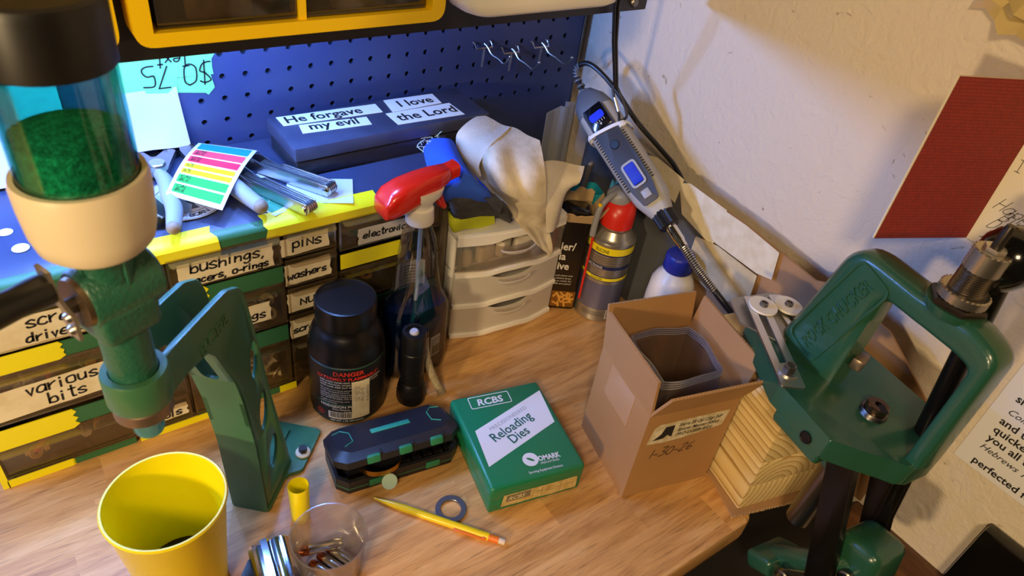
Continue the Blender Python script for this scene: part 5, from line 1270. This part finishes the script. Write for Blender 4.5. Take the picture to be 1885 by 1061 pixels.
MAIN = [[(0.4895, 0.6902, 0.268), (0.499, 0.6675, 0.268), (0.5084, 0.6452, 0.268), (0.5144, 0.6245, 0.268), (0.5183, 0.6051, 0.268)], [(0.452, 0.6508, 0.258), (0.45, 0.6055, 0.268), (0.4769, 0.6041, 0.262), (0.4923, 0.5868, 0.262), (0.5041, 0.5704, 0.25)], [(0.4518, 0.6222, 0.236), (0.4493, 0.577, 0.244), (0.4704, 0.5726, 0.238), (0.4857, 0.5605, 0.236), (0.5029, 0.561, 0.228)], [(0.4715, 0.6002, 0.198), (0.4774, 0.5806, 0.204), (0.4884, 0.5726, 0.202), (0.4994, 0.5647, 0.2), (0.5136, 0.5656, 0.195)], [(0.4809, 0.578, 0.1803), (0.4935, 0.578, 0.1745), (0.5064, 0.578, 0.1686), (0.5193, 0.578, 0.1634), (0.5312, 0.578, 0.161)], [(0.5034, 0.566, 0.1504), (0.5112, 0.566, 0.1456), (0.52, 0.566, 0.1405), (0.5278, 0.566, 0.1365), (0.534, 0.566, 0.1363)], [(0.5245, 0.566, 0.1305), (0.5279, 0.566, 0.1269), (0.5311, 0.566, 0.1242), (0.5341, 0.566, 0.1224), (0.5363, 0.566, 0.1252)]]
LOBE = [[(0.4895, 0.6902, 0.268), (0.499, 0.6675, 0.268), (0.5052, 0.6464, 0.268)], [(0.4476, 0.6677, 0.268), (0.4526, 0.6389, 0.268), (0.4574, 0.6168, 0.268)], [(0.4424, 0.6668, 0.252), (0.4349, 0.6347, 0.252), (0.4407, 0.6127, 0.252)], [(0.4431, 0.6532, 0.238), (0.4402, 0.6287, 0.238), (0.4414, 0.6088, 0.238)]]
FLAP = [[(0.5337, 0.6085, 0.235), (0.5586, 0.6015, 0.235), (0.5762, 0.5782, 0.235)], [(0.5193, 0.5814, 0.222), (0.5402, 0.5797, 0.222), (0.5629, 0.5689, 0.222)], [(0.5097, 0.5628, 0.2), (0.5288, 0.5613, 0.2), (0.5612, 0.5894, 0.2)], [(0.5187, 0.5636, 0.165), (0.5252, 0.5607, 0.165), (0.5448, 0.5749, 0.165)]]
for G in (GLOVE, CUFF):
    for q in G:
        for i, (x, y, z) in enumerate(q):
            if x < .409 and y > .605 and z < .2475:
                if z >= .22: k = (.66-.2475)/(.66-z); q[i] = (x*k, y*k, .2475)
                else: q[i] = (.4105, y, z)
def cloth(rows, th, m, name, parent, lvl=2, jitter=0, seed=1):
    r = random.Random(seed)
    if jitter: rows = [[(x+r.uniform(-jitter, jitter), y+r.uniform(-jitter, jitter), z+r.uniform(-jitter, jitter)) for x, y, z in q] for q in rows]
    A = [crom(q, 4) for q in rows]; cols_ = [crom([q[i] for q in A], 4) for i in range(len(A[0]))]
    g = [[cols_[i][j] for i in range(len(cols_))] for j in range(len(cols_[0]))]
    for j, q in enumerate(g):
        for i, p in enumerate(q):
            p.z += .0011*math.sin(i*.9+j*.35)+.0008*math.sin(j*1.1-i*.4); 
    return B().sheet(g, th).obj(name, m, parent, 80)
t = thing('work_glove', 'blue and charcoal work glove with a yellow knitted cuff on the white drawer tower', 'glove', loc=(0, 0, 0))
M_BLUE = mat('blue_glove_fabric', '2a5ad8', .9, bump=(700, .5)); M_CHAR = mat('charcoal_glove_palm', '4b4d52', .8, bump=(500, .5), var=(90, '3a3b40'))
cloth([[GLOVE[0][i] for i in range(4)], GLOVE[1], GLOVE[2], [tuple(.5*(a+c) for a, c in zip(GLOVE[2][i], GLOVE[3][i])) for i in range(4)]], .004, M_BLUE, 'blue_back', t)
cloth([[tuple(.6*a+.4*c for a, c in zip(GLOVE[2][i], GLOVE[3][i])) for i in range(4)], GLOVE[3], GLOVE[4]], .004, M_CHAR, 'palm', t)
cloth([[GLOVE[1][3], (.430, .585, .235), (.455, .578, .215)], [GLOVE[2][3], (.448, .574, .212), (.468, .578, .190)], [GLOVE[3][3], (.470, .590, .184), (.486, .592, .174)]], .006, M_CHAR, 'thumb', t)
cloth(CUFF, .004, mat('yellow_knit', 'c9d024', .9, bump=(900, .9)), 'cuff', t)
b = B(); r = random.Random(6)
for k in range(26):
    x, y, z = .412+r.uniform(-.012, .016), .684+r.uniform(-.012, .010), .245+r.uniform(-.008, .008)
    b.tube([(x, y, z), (x+r.uniform(-.006, .006), y+r.uniform(-.002, .006), z+.006), (x+r.uniform(-.010, .010), y+r.uniform(-.004, .008), z+r.uniform(.006, .014))], .0005, 5, 4)
b.obj('frayed_thread', mat('pale_thread', 'bcd9d0', .9), t); t.children[-1]['kind'] = 'stuff'
t = thing('shop_rag', 'stained cream cloth rag draped over the white drawer tower with its corner hanging down', 'rag', loc=(0, 0, 0))
M_RAG = mat('stained_cotton', 'e3d6bc', .95, bump=(420, .5), var=(38, 'c2b294'))
M_RAG2 = mat('clean_cotton', 'ddd3c2', .95, bump=(420, .5), var=(22, 'cbbfa8'))
cloth(MAIN, .0022, M_RAG, 'cloth', t, jitter=.0008)
cloth(LOBE, .0022, M_RAG2, 'folded_lobe', t); cloth(FLAP, .0022, M_RAG2, 'side_flap', t)

# ------------------------------------------------------------------ pinned to the side wall
t = thing('greeting_card', 'greeting card with dark red woven pattern cover swung open and a handwritten cream page', 'card', loc=(.739, .203, .32))
M_RED = bpy.data.materials.new('red_woven_print'); M_RED.use_nodes = True
nt = M_RED.node_tree; b_ = nt.nodes['Principled BSDF']; tc = nt.nodes.new('ShaderNodeTexCoord'); br = nt.nodes.new('ShaderNodeTexBrick'); nt.links.new(tc.outputs['UV'], br.inputs[0])
br.inputs['Scale'].default_value = 22; br.inputs['Color1'].default_value = hx('96271c'); br.inputs['Color2'].default_value = hx('86231a'); br.inputs['Mortar'].default_value = hx('5c120e'); br.inputs['Mortar Size'].default_value = .045; br.inputs['Mortar Smooth'].default_value = .6; br.inputs['Brick Width'].default_value = .42; br.inputs['Row Height'].default_value = .42
nt.links.new(br.outputs[0], b_.inputs['Base Color']); b_.inputs['Roughness'].default_value = .6
M_CRM = mat('cream_card', 'ece2c6', .7)
cv = Vector((.64, .2455, .3205))-Vector((.739, .203, .32)); H_ = .160
o = B(); bm = o.bm
m_ = frame((0, 0, 0), cv, (0, 0, 1)); W_ = cv.length
o.bx(0, W_, -.0012, 0, 0, H_, m_); cvo = o.obj('cover_sheet', M_CRM, t, smooth=False)
o = B(); bm = o.bm
# the woven print faces the room
vs = [bm.verts.new(m_ @ Vector(p)) for p in ((0.0006, .0004, 0), (W_-.0012, .0004, 0), (W_-.0012, .0004, H_), (.0006, .0004, H_))]
vs2 = [bm.verts.new(m_ @ Vector(p)) for p in ((0.0006, -.0016, 0), (W_-.0012, -.0016, 0), (W_-.0012, -.0016, H_), (.0006, -.0016, H_))]
uv = bm.loops.layers.uv.new('UVMap')
for q in (vs, vs2):
    f = bm.faces.new(q)
    for l, c in zip(f.loops, ((0, 0), (.7, 0), (.7, 1), (0, 1))): l[uv].uv = c
pc = o.obj('woven_print', M_RED, cvo, smooth=False)
B().bx(-.0012, -.0002, -.112, 0, 0, H_).obj('page', M_CRM, t, smooth=False)
WM = frame((-.0014, 0, 0), (0, -1, 0), (-1, 0, 0))
hand([('I', .011, .004, .077, 0), ('Happy', .012, .006, .038, .5), ('Birthday', .011, .016, .031, .5), ('Daddy but', .011, .010, .0205, .5), ('I Love You', .0105, .0085, .0085, .5), ('a lot', .0095, .022, -.001, .5)], M_INK, t, WM, .0005)
t = thing('scripture_note', 'white printed sheet of scripture lines fixed to the side wall behind the press', 'paper note', loc=(.7392, .1, .1015))
B().bx(-.0004, .0004, -.16, 0, 0, .17).obj('sheet', mat('note_paper', 'e2e2e6', .75), t, smooth=False)
NM = frame((-.0007, 0, 0), (0, -1, 0), (-1, 0, 0))
NB = {'bold': .016}; NI = {'sh': .35}
txt([('perfected forever', .0125, .0165, .0068, NB), ('you all trespasses', .0125, .0150, .0403, NB), ('quickened with', .0125, .0145, .0527, NB), ('and the body', .0125, .0143, .0652, NB), ('shall be', .0125, .0135, .0965, NB)], M_INK, t, NM, name='printed_text')
txt([('Hebrews 10.14 -', .0105, .014, .0275, NI), ('Colossians 2.13', .0105, .014, .0798, NI)], mat('grey_print_ink', '3c3a40', .7), t, NM, name='italic_text')
t = thing('black_panel', 'glossy black framed panel low on the side wall at the lower right corner', 'panel', loc=(.7395, .0, .0))
B().bx(-.018, 0, -.16, .034, -.16, .060, bev=.003).obj('body', mat('gloss_black_lacquer', '0d0c0b', .18, coat=.3), t)
B().lathe([(.026, 0), (.028, .0015), (.030, 0)], 32, frame((-.018, -.018, -.008), (0, 1, 0), (-1, 0, 0))).obj('raised_ring', mat('gloss_black_lacquer', '0d0c0b', .18), t)
t = thing('foil_wrap', 'crumpled golden translucent wrap hanging on the side wall at the upper right', 'wrap', loc=(.7385, .30, .512))
r = random.Random(9); rows = []
for j in range(9):
    rows.append([(-.004-.012*r.random()*min(1, i/3), -.012*i-.002*j, .045*j/8*1.6-.0025*i+.006*r.uniform(-1, 1)) for i in range(9)])
B().sheet(rows, .0004).obj('wrap', mat('golden_clear_wrap', 'd9c07c', .15, alpha=.75, coat=.5), t, 20)
t = thing('white_sheet', 'plain white paper sheet propped against the pegboard at the far left', 'paper', loc=(-.045, .786, .0))
B().sheet([[(-.14+.235*i/4, -.0015-.022*(1-j/5)**1.5, TZ+.004+.092*j/5) for i in range(5)] for j in range(6)], .0004).obj('sheet', M_PAPER, t, 60)
# ------------------------------------------------------------------ on the bench, near edge
M_CUPY = mat('yellow_cup_plastic', 'f2e00c', .3, coat=.1)
t = thing('yellow_cup', 'large yellow plastic cup with a little dark powder in the bottom', 'cup', loc=(.0225, .4175, 0))
B().lathe([(0, 0), (.033, 0), (.0345, .0015), (.0465, .126), (.0483, .1275), (.0487, .1295), (.0478, .1310), (.0462, .1308), (.0452, .127), (.0333, .004), (0, .004)], 64).obj('cup_body', M_CUPY, t, 50)
o = put(B().lathe([(0, .0), (.030, 0), (.0345, .020), (.028, .0205), (.018, .022), (.008, .021), (0, .0215)], 40).obj('gunpowder', mat('dark_powder_grains', '33231a', .8, bump=(900, 1, .0015), var=(500, '1d130d'))), T(.0225, .4175, .0042)); tag(o, 'loose dark powder in the bottom of the large yellow cup', 'powder', kind='stuff')
t = thing('yellow_tube', 'short yellow plastic tube standing open behind the clear cup', 'tube', loc=(.137, .4335, 0))
B().lathe([(0, 0), (.0088, 0), (.0092, .001), (.0102, .0525), (.0098, .053), (.0094, .0525), (.0085, .002), (0, .002)], 36).obj('tube_body', M_CUPY, t, 50)
t = thing('clear_cup', 'small clear plastic measuring cup holding loaded cartridges', 'cup', loc=(.1375, .3605, 0))
B().lathe([(0, .001), (.0245, .001), (.026, 0), (.0268, .002), (.0335, .0635), (.0345, .0645), (.0343, .066), (.0332, .066), (.0325, .0635), (.0258, .003), (0, .0028)], 64).obj('cup_body', clear('clear_cup_plastic', 'f6f3f0', .3, .1, .12, 'e2dcd6'), t, 60)
M_NIC = mat('nickel_case', 'd6d1c8', .2, 1)
def cartridge(M, labl):
    t = thing('cartridge', labl, 'cartridge', M=M, group='nickel cartridges in the clear cup')
    B().lathe([(0, 0), (.0050, 0), (.0055, .0003), (.0055, .0014), (.0046, .002), (.0048, .0032), (.0048, .0315), (.0046, .0328), (.0045, .0328)], 28).obj('case', M_NIC, t, 30)
    B().lathe([(0, -.0001), (.0022, -.0001), (.0023, .0001)], 16).obj('primer', M_BRASS, t)
    B().lathe([(.0045, .0326), (.0045, .0345), (.0041, .0385), (.0029, .0408), (.0022, .0410), (.0016, .0395), (0, .0390)], 28).obj('bullet', M_COP, t, 30)
CU = Vector((.1375, .3605, 0))
cartridge(frame((.1560, .3765, .0185), (.2, .2, 1), (-.93, .06, -.12)), 'nickel cartridge lying across the others at the top of the clear cup')
_d = Vector((-.423, .906, 0)); _e = Vector((.906, .423, 0))
for off, lb_ in ((.0155, 'nickel cartridge at the right of the row under the crossing one'), (.0050, 'nickel cartridge in the middle of the row under the crossing one'), (-.0055, 'nickel cartridge left of the middle one in the clear cup'), (-.0155, 'nickel cartridge at the left end of the row in the clear cup')):
    q = CU+_e*off-_d*.0205; cartridge(frame((q.x, q.y, .0088), (0, 0, 1), _d), lb_)
t = thing('chrome_clip', 'shiny ridged chrome clip with a black end beside the clear cup', 'clip', loc=(.0945, .392, 0), rz=-8)
pf = [(-.020, .012), (-.016, .017), (-.011, .015), (-.008, .021), (-.002, .022), (.001, .017), (.006, .019), (.013, .018), (.018, .013), (.020, .006)]
B().loft([[(x, y, z) for x, z in pf]+[(x, y, z-.0012) for x, z in reversed(pf)] for y in (-.045, .016, .022)]).obj('ridged_shell', M_CHROME, t, 30)
B().prism(rpoly([(-.030, -.04), (-.016, -.04), (-.015, .014), (-.022, .010), (-.031, -.004)], .002), .013, I4, bev=.001).obj('black_end', M_BLKP, t)
B().bx(-.0145, .018, -.045, .015, 0, .010, bev=.002).obj('core', M_BLKP, t)
# mechanical pencil
pv = Vector((.303, .298, 0))-Vector((.209, .415, 0))
t = thing('mechanical_pencil', 'yellow mechanical pencil with orange clip lying on the bench', 'pencil', M=frame((.209, .4155, .0042), pv, (0, 0, 1)))
RY = R(90, 'Y')
B().lathe([(0, 0), (.0009, .0005), (.0014, .006), (.0032, .020), (.0040, .034), (.0040, .128), (0, .128)], 24, RY).obj('barrel', mat('pencil_yellow', 'f0cf10', .3, coat=.2), t)
B().lathe([(0, .128), (.0036, .128), (.0037, .1385), (0, .1385)], 20, RY).obj('ferrule', mat('pencil_orange', 'e8761c', .4), t); B().lathe([(0, .1385), (.0031, .1385), (.0031, .1445), (.0024, .1455), (0, .1455)], 20, RY).obj('eraser', mat('pencil_eraser', 'e3d3c0', .7), t)
B().box(.034, .0028, .0016, T(.108, -.0050, .0012), .0006).box(.004, .003, .003, T(.124, -.0042, .0012), .0006).obj('clip', mat('pencil_orange', 'e8761c', .4), t)
o = put(B().lathe([(.0108, 0), (.0160, 0), (.0165, .0005), (.0165, .0026), (.0160, .003), (.0112, .003), (.0108, .0025), (.0108, 0)], 48).obj('flat_ring', mat('blue_grey_steel', '7d828e', .32, .8)), T(.2735, .3650, .0)); tag(o, 'blue grey steel washer ring lying beside the yellow pencil', 'washer')

# die box
t = thing('die_box', 'green plastic reloading die box with a slanted white label on its lid', 'box', loc=(.3718, .3935, 0), rz=-11.8)
M_DB = mat('green_die_box_plastic', '17764e', .32, coat=.1)
B().box(.1095, .1295, .0215, T(0, 0, .0108), .0025).obj('base', M_DB, t)
B().box(.1115, .1315, .0235, T(0, 0, .0303), .0045, 3).obj('lid', M_DB, t)
DZ = T(0, 0, .0421); M_WP = mat('white_print', 'dfe3ea', .5)
lb = bars([], M_WP, t, name='x') if False else None
lb = B().prism([(-.0470, -.0372), (.0480, -.0005), (.0518, .0492), (-.0440, .0128)], .00025, DZ).obj('white_label', M_WP, t, smooth=False)
M_DGI = mat('dark_green_ink', '1c6157', .5)
an = 20.5
txt([('Reloading', .0172, -.0290, -.0088, {'rot': an, 'bold': .012, 'sx': .88}), ('Dies', .0172, -.0105, -.0165, {'rot': an, 'bold': .012, 'sx': .88})], M_DGI, lb, DZ @ T(0, 0, .0002))
txt([('PRECISIONEERED', .0072, -.0270, .0072, {'rot': an, 'sx': 1.02, 'bold': -.012})], mat('grey_ink', '8d939b', .5), lb, DZ @ T(0, 0, .0002))
ro = rrect(.0500, .0178, .0025, 4); ri = rrect(.0482, .0160, .0018, 4)
B().ringprism(ro, ri, .0002, DZ @ T(-.0112, .0515, 0) @ R(-2)).obj('logo_frame', M_WP, t)
txt([('RCBS', .0135, -.0278, .0466, {'bold': .03, 'sh': .12, 'rot': -2}), ('OMARK', .0092, .0075, -.0462, {'bold': .035, 'rot': -2.5, 'sx': .78}), ('INDUSTRIES', .0036, .0080, -.0505, {'bold': .015, 'rot': -2.5, 'sp': 1.22, 'sx': .95}), ('Sporting Equipment Division', .0043, -.0095, -.0584, {'rot': -2.5, 'bold': .008, 'sx': .80})], M_WP, t, DZ)
# round twist emblem: ring with a leaf shaped hole
oc = [(.0088*math.cos(2*PI*k/40), .0088*math.sin(2*PI*k/40)) for k in range(40)]
ic = [(.0036*math.cos(2*PI*k/40)-.0014*math.sin(2*PI*k/40), .0036*math.sin(2*PI*k/40)*.75-.0016*math.cos(2*PI*k/40)) for k in range(40)]
B().ringprism(oc, ic, .0002, DZ @ T(-.0005, -.0412, 0)).obj('round_emblem', M_WP, t)
FB = T(0, -.0659, 0) @ R(90, 'X')
fl = B().prism([(-.0415, .0085), (-.020, .0075), (.0, .0083), (.018, .0062), (.036, .0075), (.0485, .0065), (.0478, .0245), (.0465, .0262), (.02, .0258), (-.010, .0262), (-.0395, .0268)], .0003, FB).obj('yellowed_label', mat('yellowed_paper', 'd2bd84', .7, var=(120, 'b99b58')), t, smooth=False)
tg = B().box(.028, .0105, .0002, FB @ T(-.022, .0198, .0004)).obj('grey_tag', mat('tag_grey', '77705c', .5), fl, smooth=False)
txt([('RCBS', .0082, -.0345, .0170, {'sh': .3, 'bold': .015})], mat('yellowed_print', 'dccfa4', .5), tg, FB @ T(0, 0, .0004))
bars([(-.0055, -.005, .009, .025), (.0055, .006, .009, .025), (.028, .0285, .008, .025), (-.005, .046, .0178, .0182)]+[(.0-.003, .003, .0205, .0208), (.010, .022, .0205, .0209), (.011, .021, .0150, .0154)], mat('tan_rule_ink', '8f7a4c', .6), fl, FB @ T(0, 0, .0003), name='ruled_print')

# small tool case with its lid ajar on a brass scoop
t = thing('tool_case', 'small black case with green latches, its lid propped ajar by brass contents', 'case', loc=(.2525, .4585, 0), rz=-8.5)
M_TC = mat('matte_black_plastic', '1d1e24', .42, bump=(900, .08)); M_TG2 = mat('green_latch_plastic', '2a7d5a', .4)
def oct_(w, h, c): return [(-w/2+c, -h/2), (w/2-c, -h/2), (w/2, -h/2+c), (w/2, h/2-c), (w/2-c, h/2), (-w/2+c, h/2), (-w/2, h/2-c), (-w/2, -h/2+c)]
b = B(); oo = oct_(.138, .064, .011); ii = oct_(.130, .056, .009)
b.prism(oo, .003, I4, bev=.001); b.ringprism(oo, ii, .018); b.obj('tray', M_TC, t, 30)
B().ringprism([(p[0]*1.002, p[1]*1.004) for p in oo], [(p[0]*.985, p[1]*.97) for p in oo], .0009, T(0, 0, .0065)).obj('green_piping', M_TG2, t)
for x in (-.028, .036): B().box(.016, .0025, .009, T(x, -.0325, .0085), .0008).obj('green_catch', M_TG2, t)
for k in range(5): B().box(.010, .006, .008, T(.008+.0125*k, -.022, .0135) @ R(12, 'X'), .001).obj('bit_holder', mat('gloss_black_inner', '0f0f12', .22), t)
LM = T(0, .031, .0185) @ R(-17, 'X') @ T(0, -.031, 0)
ld = B(); l1 = oct_(.140, .066, .012); l2 = oct_(.126, .050, .012)
ld.loft([[(p[0], p[1], z) for p in q] for q, z in ((l1, .0), (l1, .008), (l2, .0145))]); lid = ld.obj('lid', M_TC, t, 30); lid.data.transform(LM)
M_TEAL = mat('green_inlay', '2f9377', .45)
q = B().box(.044, .0078, .001, LM @ T(.0, .003, .0147), .0003).obj('name_strip', M_TEAL, lid)
def inlay(pts, w=.0012):
    b = B(); b.tube([LM @ Vector(p) for p in pts], w/2, 6); return b.obj('inlay_line', M_TEAL, lid)
inlay([(-.061, .015, .0147), (-.052, .018, .0150), (-.044, .010, .0150), (-.044, -.006, .0150), (-.054, -.012, .0148)]); inlay([(.061, .015, .0147), (.052, .018, .0150), (.045, .010, .0150), (.045, -.006, .0150), (.054, -.012, .0148)])
inlay([(-.063, -.019, .0112), (-.052, -.0262, .0105), (.052, -.0262, .0105), (.063, -.019, .0112)])
for x in (-.030, .005, .040):
    B().box(.0145, .0075, .0095, LM @ T(x, -.0312, .0052), .0018).obj('green_latch', M_TG2, lid)
    B().box(.003, .006, .008, LM @ T(x+.0085, -.0300, .0078), .001).obj('latch_hinge', M_TC, lid)
# brass scoop ring and its pale end disc
t2 = thing('brass_scoop', 'curved brass band with a pale round tab poking out of the black tool case', 'scoop', loc=(.2525, .4585, 0), rz=-8.5)
arc = [(-.020+.024*math.cos(a), -.017+.021*math.sin(a)*.9) for a in [PI+PI*k/20 for k in range(21)]]
B().loft([[(x, y-.001, z0), (x, y, z0), (x, y, z0+.0075), (x, y-.001, z0+.0075)] for (x, y), z0 in [(p, .0200) for p in arc]]).obj('band', M_BRASS, t2, 40)
B().bx(-.056, -.030, -.026, -.014, .005, .0065, bev=.001).obj('brass_plate', M_BRASS, t2)
B().lathe([(0, -.0008), (.0082, -.0008), (.0086, 0), (.0082, .0008), (0, .0008)], 32, T(-.0168, -.0415, .0135) @ R(52, 'X')).obj('pale_tab', mat('pale_mint_plastic', 'a9c8bd', .45), t2)
